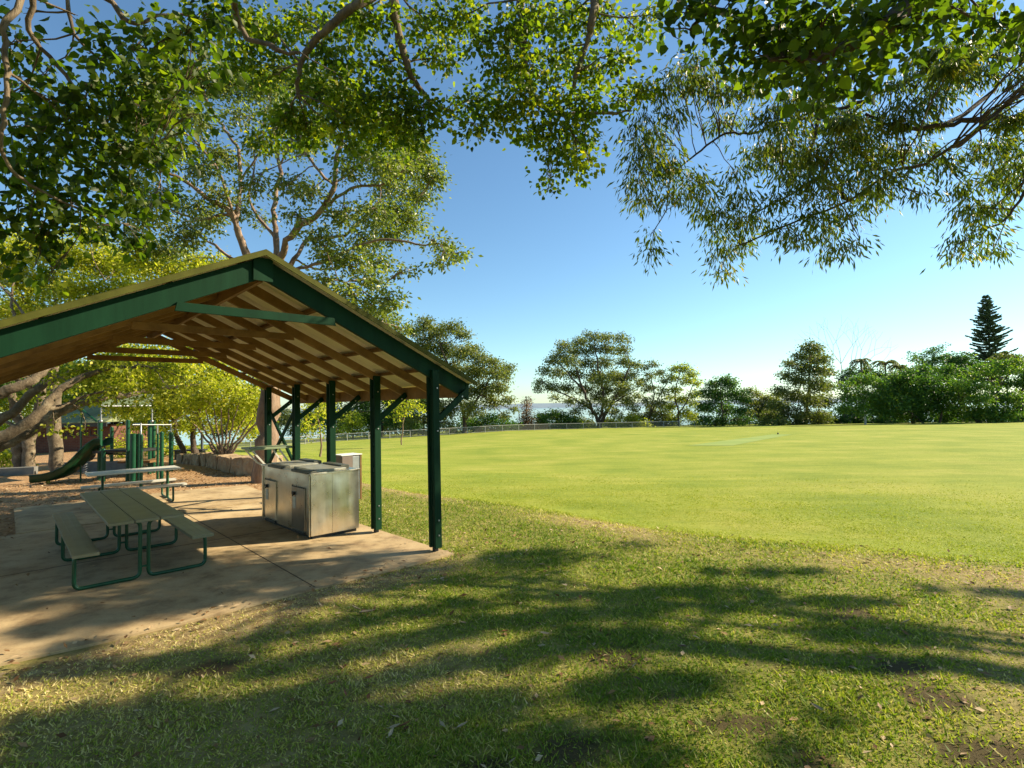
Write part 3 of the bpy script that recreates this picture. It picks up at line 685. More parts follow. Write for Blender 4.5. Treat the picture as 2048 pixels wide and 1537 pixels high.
def m_mesh():
    m, n, l = newmat('chain_mesh'); p = n.new('ShaderNodeBsdfDiffuse'); p.inputs[0].default_value = (.16, .16, .15, 1)
    t = n.new('ShaderNodeBsdfTransparent'); x = n.new('ShaderNodeMixShader'); x.inputs[0].default_value = .35; l.new(t.outputs[0], x.inputs[1]); l.new(p.outputs[0], x.inputs[2])
    o = n.new('ShaderNodeOutputMaterial'); l.new(x.outputs[0], o.inputs[0]); return m
mb = MB(); mb.add([p+Z*.12 for p in seg]+[p+Z*.93 for p in seg], [(i, i+1, len(seg)+i+1, len(seg)+i) for i in range(len(seg)-1)]); mb.build('wire_mesh', m_mesh(), fe, fo)

# cricket pitch strip, worn patch and marker
def onT(px, py):
    d = FWD + RT*(px-1024)/F - UP*(py-768.5)/F; o = np.array([0, 0, EYE]); t = 5.
    for _ in range(4000):
        p = o+d*t
        if p[2] < T(p[0], p[1]): break
        t += .05
    return p
def strip(name, quad, mat, n=14, dz=.012):
    q = [onT(*p) for p in quad]; vs = []
    for i in range(n+1):
        a = q[0]+(q[3]-q[0])*i/n; b = q[1]+(q[2]-q[1])*i/n
        for w in (0, .33, .67, 1):
            p = a+(b-a)*w; vs.append((p[0], p[1], Tz(p)+dz))
    mb = MB(); mb.add(vs, [(4*i+j, 4*i+j+1, 4*i+5+j, 4*i+4+j) for i in range(n) for j in range(3)], 0, True)
    return tag(mb.build(name, mat), kind='structure')
strip('cricket_pitch', [(1375, 892), (1465, 892), (1585, 869.5), (1545, 869.5)], simple('pitch_turf', (.17, .25, .03), (.24, .30, .05), .7, .9, stretch=(.3, 1, 1)), 24)
p = onT(1556, 869); mk = thing('field_marker', p, 'small dark marker at the far end of the cricket pitch', 'marker')
mb = MB(); mb.tube([p, p+Z*.12], [.09, .06], 8); mb.build('base', M['dark'], mk, p); mb = MB(); mb.tube([p+Z*.12, p+Z*.2], .02, 6); mb.build('peg', M['dark'], mk, p)

# ------------------------------------------------------------------ foliage
def unit(a): return a/(np.linalg.norm(a, axis=1, keepdims=True)+1e-9)
def leaves(name, P, A, L, Wd, mat, parent, org, tint, r, full=False, flat=0.):
    n = len(P); rn = r.normal(size=(n, 3)); rn[:, 2] += flat
    Bn = unit(np.cross(A, rn)); Nn = np.cross(Bn, A)
    L = L[:, None]; Wd = Wd[:, None]; P = P-org
    if full:
        V = np.stack([P, P+A*L*.28+Bn*Wd*.5+Nn*Wd*.12, P+A*L*.62+Bn*Wd*.40+Nn*Wd*.10-Nn*L*.03, P+A*L-Nn*L*.10, P+A*L*.62-Bn*Wd*.40+Nn*Wd*.10-Nn*L*.03, P+A*L*.28-Bn*Wd*.5+Nn*Wd*.12, P+A*L*.5-Nn*L*.03], 1).reshape(-1, 3)
        b = (np.arange(n)*7)[:, None, None]; Fc = (b+np.array([[0, 1, 6], [1, 2, 6], [2, 3, 6], [3, 4, 6], [4, 5, 6], [5, 0, 6]])).reshape(-1, 3); k = 7
    else:
        V = np.stack([P, P+A*L*.45+Bn*Wd*.5+Nn*Wd*.12, P+A*L, P+A*L*.45-Bn*Wd*.5+Nn*Wd*.12], 1).reshape(-1, 3)
        b = (np.arange(n)*4)[:, None, None]; Fc = (b+np.array([[0, 1, 2], [0, 2, 3]])).reshape(-1, 3); k = 4
    return npmesh(name, V, Fc, mat, parent, np.repeat(tint, k))
COV = 1.0
def tree(name, label, base, skel, clumps, mat, bark, leaf=(.08, .06), cover=1.3, seed=1, droop=.3, spread=.35, squash=.75, group=None, full=False, spray=14, sprayr=1.6,
         twigs=3, cat='tree', crown='crown', flat=.6, deep=1.0, tintmu=.42, branch=True, minr=.006, world_clumps=(), twigr=.006):
    r = R(seed); base = at(*base) if isinstance(base, tuple) else base
    o = thing(name, base, label, cat, group)
    tb = MB(); nodes = []
    for pts, rad in skel:
        W_ = [at(*p) if isinstance(p, tuple) else p for p in pts]
        out = []; rr = []; m_ = len(W_)
        for i in range(m_-1):
            a, b = W_[i], W_[i+1]; p0 = W_[max(i-1, 0)]; p3 = W_[min(i+2, m_-1)]; L_ = np.linalg.norm(b-a)
            ns = 5
            for j in range(ns):
                t = j/ns; q = .5*((2*a)+(-p0+b)*t+(2*p0-5*a+4*b-p3)*t*t+(-p0+3*a-3*b+p3)*t**3)
                rad_ = rad[0]+(rad[1]-rad[0])*((i+t)/(m_-1))**.8
                q = q+r.normal(size=3)*min(.022*L_, rad_*.5)*(1 if 0 < i+t else 0)
                out.append(q); rr.append(rad_*(1+.07*r.normal()))
        out.append(W_[-1]); rr.append(rad[1]); tb.tube(out, rr, 10 if rad[0] > .08 else 6)
        nodes += list(zip(out, rr))
    NP = np.array([n_[0] for n_ in nodes]) if nodes else np.zeros((0, 3)); NR = np.array([n_[1] for n_ in nodes])
    PP, AA, LL, WW, TT = [], [], [], [], []
    for ci, c in enumerate(list(clumps)+list(world_clumps)):
        if ci < len(clumps):
            ctr = at(c[0], c[1], c[2]); rx = c[3]*c[2]/F
        else: ctr = np.array(c[:3], float); rx = c[3]
        sq = c[4] if len(c) > 4 else squash; cv = c[5] if len(c) > 5 else cover; sfac = c[6] if len(c) > 6 else 1.; lsc = c[7] if len(c) > 7 else 1.
        rad3 = np.array([rx, rx*deep, rx*sq])
        la = leaf[0]*leaf[1]*.5*lsc*lsc
        n_ = int(COV*cv*math.pi*rx*rx*sq/(la*.55)); ns = max(2, int(n_/spray))
        u = unit(r.normal(size=(ns, 3)))*(r.rand(ns, 1)**.42); u[:, 2] -= .15*(u[:, 0]**2+u[:, 1]**2)
        Sp = ctr+u*rad3*(1+.18*r.normal(size=(ns, 1)))
        st = tintmu+.16*r.normal(size=ns)
        if branch and len(NP):
            d = np.linalg.norm(NP-ctr, axis=1)+NR*0; j = int(np.argmin(d)); a = NP[j]; L_ = d[j]
            r0 = min(NR[j]*.55, max(minr*2.2, rx*.045)); m1 = a+(ctr-a)*.5+r.normal(size=3)*L_*.09+Z*L_*.06
            line = [a]+[a*(1-t)**2+2*m1*t*(1-t)+ctr*t*t+r.normal(size=3)*L_*.02 for t in (.25, .5, .75)]+[ctr]
            if L_ > .02: tb.tube(line, list(np.linspace(r0, r0*.5, 5)), 6 if r0 > .02 else 5, cap=False)
            pick = r.choice(ns, min(ns, int(twigs)), replace=False) if twigs else []
            for q in pick:
                s0 = line[r.randint(2, 5)]; e = Sp[q]; mdl = (s0+e)/2+r.normal(size=3)*rx*.1+Z*rx*.05
                tb.tube([s0, mdl, e], [max(r0*.4, twigr), max(r0*.25, twigr*.8), twigr*.5], 4, cap=False)
        k = np.maximum(1, r.poisson(spray, ns)); id_ = np.repeat(np.arange(ns), k); tot = len(id_)
        off = sfac*r.normal(size=(tot, 3))*leaf[0]*sprayr*np.array([1, 1, .55])
        P = Sp[id_]+off
        A = unit(off/ (leaf[0]*sprayr*sfac)*.8+r.normal(size=(tot, 3))*.6+np.array([0, 0, -droop*2]))
        s_ = np.clip(1+.22*r.normal(size=tot), .5, 1.5)
        PP.append(P); AA.append(A); LL.append(leaf[0]*lsc*s_); WW.append(leaf[1]*lsc*s_); TT.append(np.clip(st[id_]+.14*r.normal(size=tot), 0, 1))
    if tb.v: tb.build('trunk', M[bark], o, base)
    if PP: leaves(crown, np.concatenate(PP), np.concatenate(AA), np.concatenate(LL), np.concatenate(WW), M[mat], o, base, np.concatenate(TT), r, full, flat)
    return o
def cl(txt, Y, jy=0., seed=0, sc=1.):
    r = R(seed+77); out = []
    for t in txt.split():
        v = [float(q) for q in t.split(',')]
        out.append((v[0], v[1], Y+jy*r.uniform(-1, 1), v[2]*sc)+((v[3],) if len(v) > 3 else ()))
    return out
V3 = lambda *a: np.array(a, float)
COV = 1.22
# --- near broad-leaved tree whose boughs hang over the top of the view (trunk behind the camera)
tree('overhanging_tree', 'broad leaved tree with pale limbs filling the top centre of the view', V3(1.6, -5.5, 0),
     [([V3(1.6, -5.5, -.2), V3(1.5, -5.3, 2.2), V3(1.2, -4.6, 4.6), V3(.6, -2.5, 6.6), V3(.2, 1., 7.6)], (.34, .17)),
      ([V3(.2, 1., 7.6), V3(-1., 4., 7.9), (760, -60, 7.0), (700, 20, 7.2), (635, 75, 7.3), (603, 125, 7.4), (595, 190, 7.5)], (.11, .025)),
      ([V3(-1., 4., 7.9), (775, -80, 7.4), (788, 10, 7.5), (803, 95, 7.6), (830, 165, 7.8), (868, 205, 8.0), (905, 225, 8.1)], (.10, .02)),
      ([V3(.2, 1., 7.6), V3(.6, 4.5, 8.2), (1050, -60, 7.5), (1046, 60, 7.7), (1058, 175, 7.9), (1100, 224, 8.0), (1180, 228, 8.1), (1260, 222, 8.1)], (.11, .018)),
      ([V3(.6, 4.5, 8.2), (1190, -60, 7.6), (1183, 40, 7.7), (1178, 75, 7.8), (1150, 160, 7.9), (1140, 200, 8.)], (.10, .02)),
      ([V3(1.2, -4.6, 4.6), V3(2.2, -1., 5.6), V3(2.4, 2., 5.6), (1600, -40, 4.6), (1560, 60, 4.6)], (.12, .02)),
      ([V3(-1., 4., 7.9), V3(-2.6, 5, 7.4), (470, 30, 6.8), (555, 100, 6.9), (600, 105, 7.0)], (.07, .02))],
     cl('470,40,60 540,60,60 480,110,55 545,150,45 610,40,50 660,110,55 700,50,50 745,30,50 700,170,55 640,190,45 580,230,45 545,275,35 620,260,45 690,245,45 770,130,50 745,205,50 800,240,45 '
        '850,40,55 930,30,50 880,110,45 960,90,30 790,275,35 845,215,40 800,190,40 840,270,30 700,300,30 740,270,35 '
        '1010,60,50 1070,40,55 1140,40,55 1200,40,40 1010,140,45 950,200,40 905,225,25 1000,220,45 955,255,30 1060,130,50 1120,110,45 1180,140,45 1235,110,35 1050,200,50 1120,190,45 1180,220,45 '
        '1100,260,45 1160,270,40 1060,265,30 1120,310,38 1175,320,30 1095,350,22,.6 1150,345,22,.6 1095,385,14 1245,190,30 1290,180,25 1270,60,35 1310,30,30', 7.8, .7, 1),
     'leafbig', 'barkbough', (.076, .056), 1.25, 11, .35, twigs=7, tintmu=.5, full=True, spray=10, sprayr=1.5, deep=.8,
     world_clumps=[(x, y, z, rr) for x, y, z, rr in ((-1, 2, 8.2, 1.3), (1, 2.5, 8.5, 1.4), (3, 1, 8, 1.4), (0, -2, 8.5, 1.5), (3.5, -3, 7.5, 1.6), (-1.5, -4, 7.5, 1.6), (1.5, -6, 8, 1.7))]
     + [(-8+2.6*i+.7*(j % 2), -6+2.4*j, 6.9+((i*3+j*5) % 4)*.35, 1.55, .5, .9, 2.2, 1.9) for i in range(7) for j in range(4)])  # unseen clumps added above and behind the camera to block sky light
tree('overhanging_tree', 'low dark bough of large broad leaves at the top right, nearest the camera', V3(4.2, -3.0, 0),
     [([V3(4.2, -3., -.2), V3(4.3, -2.6, 2.2), V3(4.1, -1., 4.), V3(3.6, 1.4, 4.9), (1900, -60, 4.2), (1760, 60, 4.1), (1640, 110, 4.1), (1540, 120, 4.1)], (.24, .015)),
      ([V3(3.6, 1.4, 4.9), (1500, -60, 4.2), (1420, 20, 4.2), (1380, 60, 4.2)], (.06, .012))],
     cl('1390,20,60 1470,30,70 1560,40,80 1650,40,85 1740,50,85 1830,40,75 1500,100,60 1580,120,65 1660,130,65 1750,120,60 1700,170,40 1620,170,35 1910,20,60 1990,40,55 2040,60,40 1340,60,30', 4.2, .45, 2),
     'leafbig', 'barkdark', (.085, .066), 1.15, 12, .35, twigs=5, full=True, spray=8, sprayr=1.3, tintmu=.2, world_clumps=((3.4, 1.5, 5.2, .8), (4.4, .2, 5.3, 1.0), (5, -2, 5.2, 1.2), (3, -2, 5.4, 1.1)))
tree('overhanging_tree', 'dark broad leaved tree hanging in from the top left corner with thin drooping limbs', V3(-7.2, 2.2, 0),
     [([V3(-7.2, 2.2, -.2), V3(-7., 2.4, 2.5), V3(-6.5, 2.8, 4.6), V3(-5.2, 3.6, 6.0)], (.22, .12)),
      ([V3(-5.2, 3.6, 6.0), (30, -60, 4.6), (60, 60, 4.8), (130, 150, 5.0), (230, 280, 5.2), (290, 330, 5.3)], (.035, .010)),
      ([V3(-6.5, 2.8, 4.6), (-30, -40, 4.3), (4, 60, 4.3), (16, 160, 4.3), (4, 260, 4.3), (10, 320, 4.4), (60, 370, 4.6), (160, 420, 4.9), (230, 440, 5.1)], (.032, .008)),
      ([V3(-5.2, 3.6, 6.0), (90, -60, 5.), (150, 70, 5.2), (250, 160, 5.4)], (.03, .01)),
      ([V3(-5.2, 3.6, 6.0), (160, -40, 5.6), (260, 45, 5.9), (330, 30, 6.), (420, 40, 6.2)], (.045, .014))],
     cl('20,90,40,.8 20,190,50 60,260,60 30,350,60 90,330,55 130,260,55 60,420,50 140,400,50 20,440,45 110,210,45 90,150,35 170,170,45 190,240,55 220,110,50 290,80,50 270,160,50 260,220,55 330,150,50 360,60,50 '
        '400,110,50 420,30,45 370,230,30 250,300,50 200,340,50 310,300,35 330,380,22 365,300,25 250,400,45 190,450,45 120,470,40 60,500,35 260,460,30 90,560,16,1.6 70,530,18 150,30,15 60,20,20 350,200,35 300,230,40', 5.1, .5, 3),
     'leafbig', 'barkbough', (.084, .062), 1.15, 13, .5, twigs=7, full=True, spray=8, sprayr=1.5, tintmu=.30, deep=.7, world_clumps=((-6, 2, 6.8, 1.3), (-8, 3, 6.2, 1.4), (-5, 1, 6.5, 1.2)))
COV = 1.9
# mostly unseen gum leaf clumps added toward the sun to throw streaks of shade
def shade(px, py, rr, cv=2.6, sq=.35):
    p = onz(px, py); h = 5.6+((px*7+py*13) % 17)/10.
    return (p[0]+1.526*h, p[1]+.372*h, h, rr*(.86 if py < 1400 else .92), sq, cv, .45)
STREAKS = """1420,1141,.2 1520,1141,.25 1610,1142,.2 1120,1190,.25 1210,1186,.3 1300,1183,.3 1400,1181,.3 1480,1182,.25 1540,1199,.25 1640,1201,.25 1730,1204,.2
520,1268,.22 620,1255,.25 720,1238,.28 820,1222,.28 920,1205,.28 1020,1190,.22 520,1332,.28 620,1312,.3 720,1292,.3 820,1275,.28 920,1256,.3 1020,1240,.32 1120,1226,.34 1220,1216,.32 1320,1210,.28 1430,1212,.25
500,1408,.3 600,1386,.3 700,1364,.3 800,1345,.25 900,1325,.28 1000,1308,.32 1100,1290,.32 1200,1272,.32 1290,1262,.25 1640,1266,.25 1730,1266,.28 1820,1270,.28 1750,1318,.2 1170,1378,.28 1260,1370,.3 1350,1362,.28
60,1345,.28 180,1332,.3 300,1322,.3 410,1314,.28 60,1455,.35 180,1440,.35 300,1430,.35 420,1440,.35 540,1440,.32 650,1430,.32 760,1425,.3 880,1415,.28 990,1405,.26
60,1510,.35 200,1500,.35 350,1500,.35 500,1505,.35 640,1500,.35 790,1495,.32 920,1485,.3 1060,1475,.28 1190,1480,.25 900,1545,.35 1050,1540,.3 650,1560,.35 300,1560,.35 1280,1530,.22 1560,1510,.16 1640,1440,.14 100,1570,.35 60,1262,.3 160,1240,.25 280,1222,.25 400,1196,.22 540,1164,.2 700,1132,.18 130,1292,.25 30,1215,.2 1960,1180,.16 2040,1184,.2 1860,1174,.14"""
SHADE_CLUMPS = [shade(*map(float, t.split(','))) for t in STREAKS.split()]
# --- eucalypt hanging in from the right
tree('gum_tree', 'gum tree with drooping narrow leaves reaching in from the right edge', V3(14.2, 4.2, 0),
     [([V3(14.2, 4.2, -.3), V3(14.1, 4.4, 2.5), V3(13.8, 4.9, 4.6), V3(13., 6.0, 6.0), V3(12.0, 7.2, 7.4)], (.26, .12)),
      ([V3(13.8, 4.9, 4.6), (2200, 250, 8.2), (2060, 236, 8.2), (1970, 236, 8.2), (1890, 250, 8.3), (1805, 253, 8.4), (1730, 228, 8.5)], (.065, .025)),
      ([V3(13.8, 4.9, 4.6), (2160, 150, 8.4), (2048, 185, 8.2), (1940, 275, 8.1), (1850, 325, 8.1), (1775, 350, 8.1), (1700, 400, 8.1), (1600, 440, 8.2), (1480, 490, 8.3)], (.05, .012)),
      ([V3(13., 6.0, 6.0), (2180, 60, 8.6), (2050, 116, 8.4), (1975, 112, 8.4), (1900, 120, 8.5), (1800, 170, 8.6), (1690, 215, 8.6), (1600, 240, 8.6), (1500, 266, 8.7), (1450, 268, 8.7), (1390, 310, 8.7), (1340, 350, 8.7)], (.055, .012)),
      ([(1890, 250, 8.3), (1990, 180, 8.6), (1975, 112, 8.6), (1940, 60, 8.7)], (.04, .02)),
      ([(1640, 228, 8.6), (1625, 290, 8.5), (1615, 330, 8.5)], (.04, .012)),
      ([(1700, 400, 8.1), (1640, 360, 8.3), (1560, 400, 8.4), (1500, 430, 8.4)], (.035, .01)),
      ([V3(13.8, 4.9, 4.6), (2160, 340, 8.), (2060, 375, 8.0), (2010, 440, 8.0), (1960, 460, 8.0)], (.04, .012)),
      ([(1340, 350, 8.7), (1332, 420, 8.7), (1310, 460, 8.7), (1303, 500, 8.7)], (.014, .005))],
     cl('1275,270,28 1265,330,24 1320,270,30 1280,395,24 1340,350,30 1410,390,26 1470,440,26 1590,250,40 1560,280,36 1660,240,40 1720,260,40 1640,330,36 1580,350,36 1740,340,36 1290,300,38 1330,330,42 1280,360,28 1350,390,30 1300,400,26 1390,370,35 1400,420,25 1305,500,18 1300,530,12 1300,470,12 '
        '1440,420,30 1430,470,28 1450,510,28 1445,545,18,1. 1480,490,28 1500,440,30 1560,460,30 1620,430,35 1600,480,26 1650,470,30 1690,500,28,.7 1640,510,18,.6 1720,480,22,.5 1550,400,32 1490,390,30 1470,350,26 '
        '1320,180,30 1380,160,35 1350,230,30 1290,230,25 1440,180,42 1500,170,45 1450,240,35 1540,230,45 1600,200,50 1520,310,40 1580,320,45 1640,300,50 1700,290,55 1760,300,50 1620,370,45 1690,370,48 1750,390,40 1680,430,35 1780,350,40 '
        '1830,300,45 1800,230,45 1850,200,45 1900,170,45 1960,140,45 1930,90,45 2000,80,45 2040,150,40 1860,130,40 1790,170,40 1900,330,35 1960,300,40 2020,290,40 1990,350,42 1930,370,32 2030,370,35 1940,420,35 1990,410,35 2040,330,40 '
        '1960,460,30 1920,490,24 1905,515,16 1985,500,26,.8 1940,510,20 2045,240,30 1840,390,25 1700,230,45 1660,160,40 1385,165,30 1350,150,26 1422,150,28 1402,118,24 1372,125,20', 8.4, .8, 4, .88),
     'leafeuc', 'barkdark', (.115, .026), .92, 14, 1.0, twigs=4, full=False, spray=13, sprayr=1.05, deep=.7, tintmu=.5,
     world_clumps=SHADE_CLUMPS, flat=0)
COV = 2.7
# --- tall tree behind the shelter
tree('tall_tree', 'tall spreading tree with twisting pale limbs rising behind the shelter roof', (530, 966, 14.6),
     [([(524, 972, 14.6), (532, 900, 14.6), (540, 800, 14.7), (545, 640, 14.8), (548, 560, 14.9)], (0.300, .24)),
      ([(540, 620, 14.8), (500, 540, 14.6), (478, 470, 14.4), (462, 425, 14.2), (420, 400, 13.9), (375, 365, 13.6), (320, 340, 13.2)], (0.136, .03)),
      ([(472, 440, 14.3), (480, 360, 14.5), (476, 300, 14.6), (450, 260, 14.8), (420, 215, 15.), (395, 150, 15.2)], (0.061, .025)),
      ([(548, 560, 14.9), (552, 480, 15.2), (548, 420, 15.4), (560, 330, 15.7), (545, 250, 16), (540, 170, 16.2)], (0.102, .03)),
      ([(560, 520, 15.), (580, 470, 14.6), (640, 425, 14.2), (668, 370, 14.), (672, 320, 14.), (690, 270, 13.9), (720, 215, 13.9)], (0.109, .03)),
      ([(640, 425, 14.2), (700, 378, 13.8), (760, 370, 13.6), (810, 340, 13.4)], (0.048, .02)),
      ([(545, 600, 14.8), (590, 520, 15.4), (620, 480, 15.7), (690, 470, 16), (760, 400, 16.2)], (0.088, .03)),
      ([(590, 540, 15.2), (660, 520, 14.8), (720, 490, 14.5), (790, 480, 14.3), (840, 490, 14.2), (880, 488, 14.1)], (0.054, .02)),
      ([(462, 425, 14.2), (400, 440, 14.6), (340, 420, 15), (290, 400, 15.4)], (0.048, .02)),
      ([(500, 540, 14.6), (440, 500, 15.4), (400, 470, 16), (370, 440, 16.3)], (0.054, .02)),
      ([(668, 370, 14.), (620, 320, 13.4), (600, 260, 13.2), (610, 200, 13.)], (0.041, .02)),
      ([(545, 600, 14.8), (640, 560, 14.), (700, 570, 13.6), (750, 600, 13.4)], (0.041, .015)),
      ([(478, 470, 14.4), (430, 330, 13.6), (350, 250, 13.2), (300, 190, 13)], (0.041, .018)), ([(552, 480, 15.2), (500, 400, 15.8), (510, 320, 16.2), (480, 220, 16.4)], (0.048, .018)),
      ([(668, 370, 14.), (720, 330, 14.4), (790, 280, 14.8)], (0.034, .015)), ([(640, 425, 14.2), (740, 420, 14.8), (820, 430, 15)], (0.034, .015)), ([(560, 330, 15.7), (600, 250, 15.9), (650, 180, 16)], (0.034, .015)),
      ([(590, 520, 15.4), (640, 540, 16), (700, 530, 16.3), (760, 520, 16.4)], (0.034, .015)), ([(480, 360, 14.5), (520, 300, 14.2), (530, 220, 14)], (0.034, .015)), ([(545, 640, 14.8), (640, 610, 15), (720, 640, 15.2), (780, 650, 15.4)], (0.048, .02))],
     cl('300,200,45 350,160,50 410,160,45 470,160,50 530,170,50 590,160,50 650,180,50 700,210,45 740,240,45 790,250,40 820,290,40 850,330,38 870,360,22 840,390,30 800,330,40 780,370,38 820,440,34 790,420,34 750,430,38 770,330,35 '
        '340,230,40 290,260,40 300,320,40 260,370,40 350,290,35 400,240,35 440,310,35 400,340,30 340,400,35 290,430,40 370,470,38 420,440,30 330,500,35 440,390,26 510,370,28 520,290,30 560,230,35 600,290,35 640,260,35 '
        '580,370,26 620,380,28 700,340,32 720,300,32 690,430,34 640,470,30 590,430,20 730,480,32 780,470,28 700,520,34 650,560,32 690,590,36 740,560,34 780,600,32 770,640,26 740,620,30 660,510,30 800,660,18 810,540,20,.6 760,520,26 '
        '890,490,20 910,510,20 880,525,18 865,480,12 235,310,30 240,220,30 480,230,26 395,420,24 270,480,36 480,420,20 520,440,16 620,645,24 680,665,24 640,705,24 705,695,24 745,705,20 600,700,24 560,720,24 500,700,26 450,690,26 540,750,20', 14.6, 2.0, 5),  # last clumps, low behind the shelter roof, added to shade mulch and slide
     'leafc', 'barkpink', (.11, .055), .95, 15, .35, twigs=11, spray=9, sprayr=1.5, deep=.8, twigr=.010, minr=.012)
COV = 1.6
# --- yellow-green trees on the left
tree('light_green_tree', 'bright yellow green tree standing behind the left slope of the shelter roof', (120, 945, 17.5),
     [([(118, 948, 17.5), (110, 800, 17.4), (100, 700, 17.2)], (.2, .13)), ([(100, 700, 17.2), (60, 620, 16.8), (20, 560, 16.4)], (.09, .03)), ([(100, 700, 17.2), (150, 620, 17), (210, 560, 16.8)], (.09, .03)),
      ([(100, 700, 17.2), (110, 600, 17), (100, 520, 17)], (.07, .02)), ([(30, 640, 15.4), (22, 600, 15.4), (28, 560, 15.5)], (.05, .02)), ([(55, 640, 15.4), (20, 590, 15.4), (-10, 560, 15.4)], (.04, .02)), ([(150, 700, 16.8), (270, 610, 16.5), (350, 540, 16.5)], (.07, .02))],
     cl('20,500,50 70,490,50 130,510,50 190,520,50 240,530,50 290,520,45 40,560,45 100,570,50 160,580,50 220,590,45 270,575,38 330,545,38 370,550,30 20,620,40 70,620,40 120,630,35 180,470,35 380,520,30 310,580,30 410,530,24 -30,520,60 -40,620,50 440,520,20', 16.8, 1.2, 6),
     'leafyel', 'barkgrey', (.10, .055), 1.35, 16, .3, twigs=4, spray=12, deep=.8, twigr=.01, minr=.012)
tree('light_green_tree', 'bushy yellow green tree seen under the shelter roof with two dark leaning trunks', (387, 912, 21.),
     [([(392, 915, 21.), (386, 880, 21.), (392, 840, 21), (410, 800, 21)], (.14, .05)), ([(370, 912, 21.), (352, 870, 21.), (345, 830, 21), (330, 790, 21)], (.12, .04)), ([(392, 850, 21), (375, 800, 20.6), (360, 750, 20.4)], (.06, .03))],
     cl('250,740,40 300,730,40 350,740,45 400,745,40 440,760,36 480,790,32 270,780,38 320,780,38 370,785,38 420,800,34 460,830,28 340,825,28 250,820,28 400,840,22 300,830,26 500,830,24 380,700,45 310,700,40 500,860,18 230,700,40 200,745,30 220,780,26 245,815,22 290,805,22 350,800,30 400,815,26 440,815,26 470,845,20 360,850,18 330,855,18 420,855,16 300,850,20 270,850,18 500,800,28 515,770,28 450,740,36 480,830,20', 20.6, 1.6, 7),
     'leafyel', 'barkdark', (.11, .07), 1.15, 17, .4, twigs=4, spray=12, deep=.8, twigr=.012, minr=.015)
tree('background_tree', 'yellow green tree right behind the brick building roof', (270, 925, 32), [([(270, 930, 32), (268, 860, 32), (265, 800, 32)], (.2, .1))],
     cl('120,800,40 180,790,45 240,790,45 300,800,40 90,770,50 160,750,50 230,745,50 300,760,45 40,800,50 -20,790,60 345,820,35 250,840,30 230,880,18 290,860,30 20,850,30 380,850,25', 33, 1.5, 61), 'leafyel', 'barkdark', (.16, .11), 1.2, 61, twigs=2, twigr=.02, minr=.02, tintmu=.25,
     world_clumps=[(-20+i*2.2, 29.5+(i % 2)*1.4, 4.2+(i % 3)*1.3, 1.5) for i in range(7)])  # extra clumps added sunward of the brick building to keep it shaded
tree('multi_stem_bush', 'vase shaped bush with many bare stems rising behind the stone wall', (446, 912, 18.5),
     [([(446+dx*.15, 914, 18.5), (446+dx*.45, 880, 18.5+dz*.5), (446+dx, 815+abs(dx)*.2, 18.5+dz)], (.06, .018)) for dx, dz in ((-75, 0), (-55, .6), (-35, -.4), (-18, .5), (-4, -.5), (12, .3), (28, -.3), (48, .5), (66, 0), (80, -.6))],
     cl('375,810,22 400,790,28 430,775,30 460,775,30 490,790,28 510,815,26 525,840,18 385,840,14 505,865,16 525,800,22 490,840,14 470,805,18', 18.6, .5, 8),
     'leafyel', 'bark', (.09, .055), .9, 18, .2, twigs=4, spray=10, cat='bush', twigr=.01, minr=.01, group=None)
tree('spreading_fig_tree', 'old tree with thick grey lichen covered limbs sweeping in from the left edge', V3(-11.5, 8.5, 0),
     [([V3(-11.5, 8.5, -.3), V3(-11.3, 8.7, .7), V3(-10.6, 9.2, 1.3)], (.5, .33)),
      ([V3(-10.6, 9.2, 1.3), (-60, 895, 10.), (30, 862, 10.3), (85, 822, 10.5), (118, 782, 10.8), (165, 755, 11.1), (230, 735, 11.5), (300, 735, 12.)], (.17, .03)),
      ([V3(-10.6, 9.2, 1.3), (-60, 870, 10.8), (20, 828, 11.2), (70, 782, 11.5), (130, 750, 12), (200, 720, 12.5)], (.15, .045)),
      ([V3(-10.6, 9.2, 1.3), (-60, 915, 10.8), (20, 882, 11), (80, 848, 11.3), (140, 815, 11.7), (190, 800, 12.2), (250, 790, 12.8), (330, 775, 13.5), (400, 770, 14)], (.19, .03)),
      ([V3(-11.3, 8.7, .7), (-80, 820, 9.6), (-10, 790, 9.8), (50, 768, 10), (90, 740, 10.3), (130, 700, 10.6)], (.14, .06)),
      ([(85, 822, 10.5), (125, 812, 10.8), (165, 795, 11.1), (230, 780, 11.5)], (.06, .02))],
     cl('170,740,26 220,720,30 260,750,24 215,770,20 180,800,14 240,800,20 130,830,12 90,790,12 300,770,24 150,760,16 350,790,20 270,715,30 330,735,26 60,790,14 140,775,16 110,750,20 190,745,20 230,780,18 300,800,18 380,765,20', 11.8, .7, 9)+cl('110,852,14 30,720,30 80,700,30 170,860,8', 11., .3, 9),
     'leafyel', 'barkgrey', (.085, .055), 1.05, 19, .4, twigs=4, spray=10, tintmu=.3, deep=.9, world_clumps=((-12, 10, 4.6, 1.4), (-11, 8, 5, 1.4), (-13, 8, 4.8, 1.5)), twigr=.008)
tree('twin_trunk_tree', 'tree with two pale mottled trunks beside the left edge of the playground', (48, 942, 18.),
     [([(40, 945, 18.), (36, 900, 18), (42, 862, 18), (30, 820, 18), (20, 760, 18)], (.17, .12)), ([(60, 945, 18.), (58, 900, 18), (64, 862, 18), (75, 820, 18), (90, 760, 18)], (.2, .12)), ([(40, 868, 18), (20, 848, 18), (0, 838, 18)], (.08, .04))],
     cl('0,720,50 60,720,50 120,740,45 -40,760,50 10,770,30 130,800,22', 18.5, 1., 10), 'leafdeep', 'barkgrey', (.11, .07), 1.2, 20, twigs=3, twigr=.012, minr=.015)
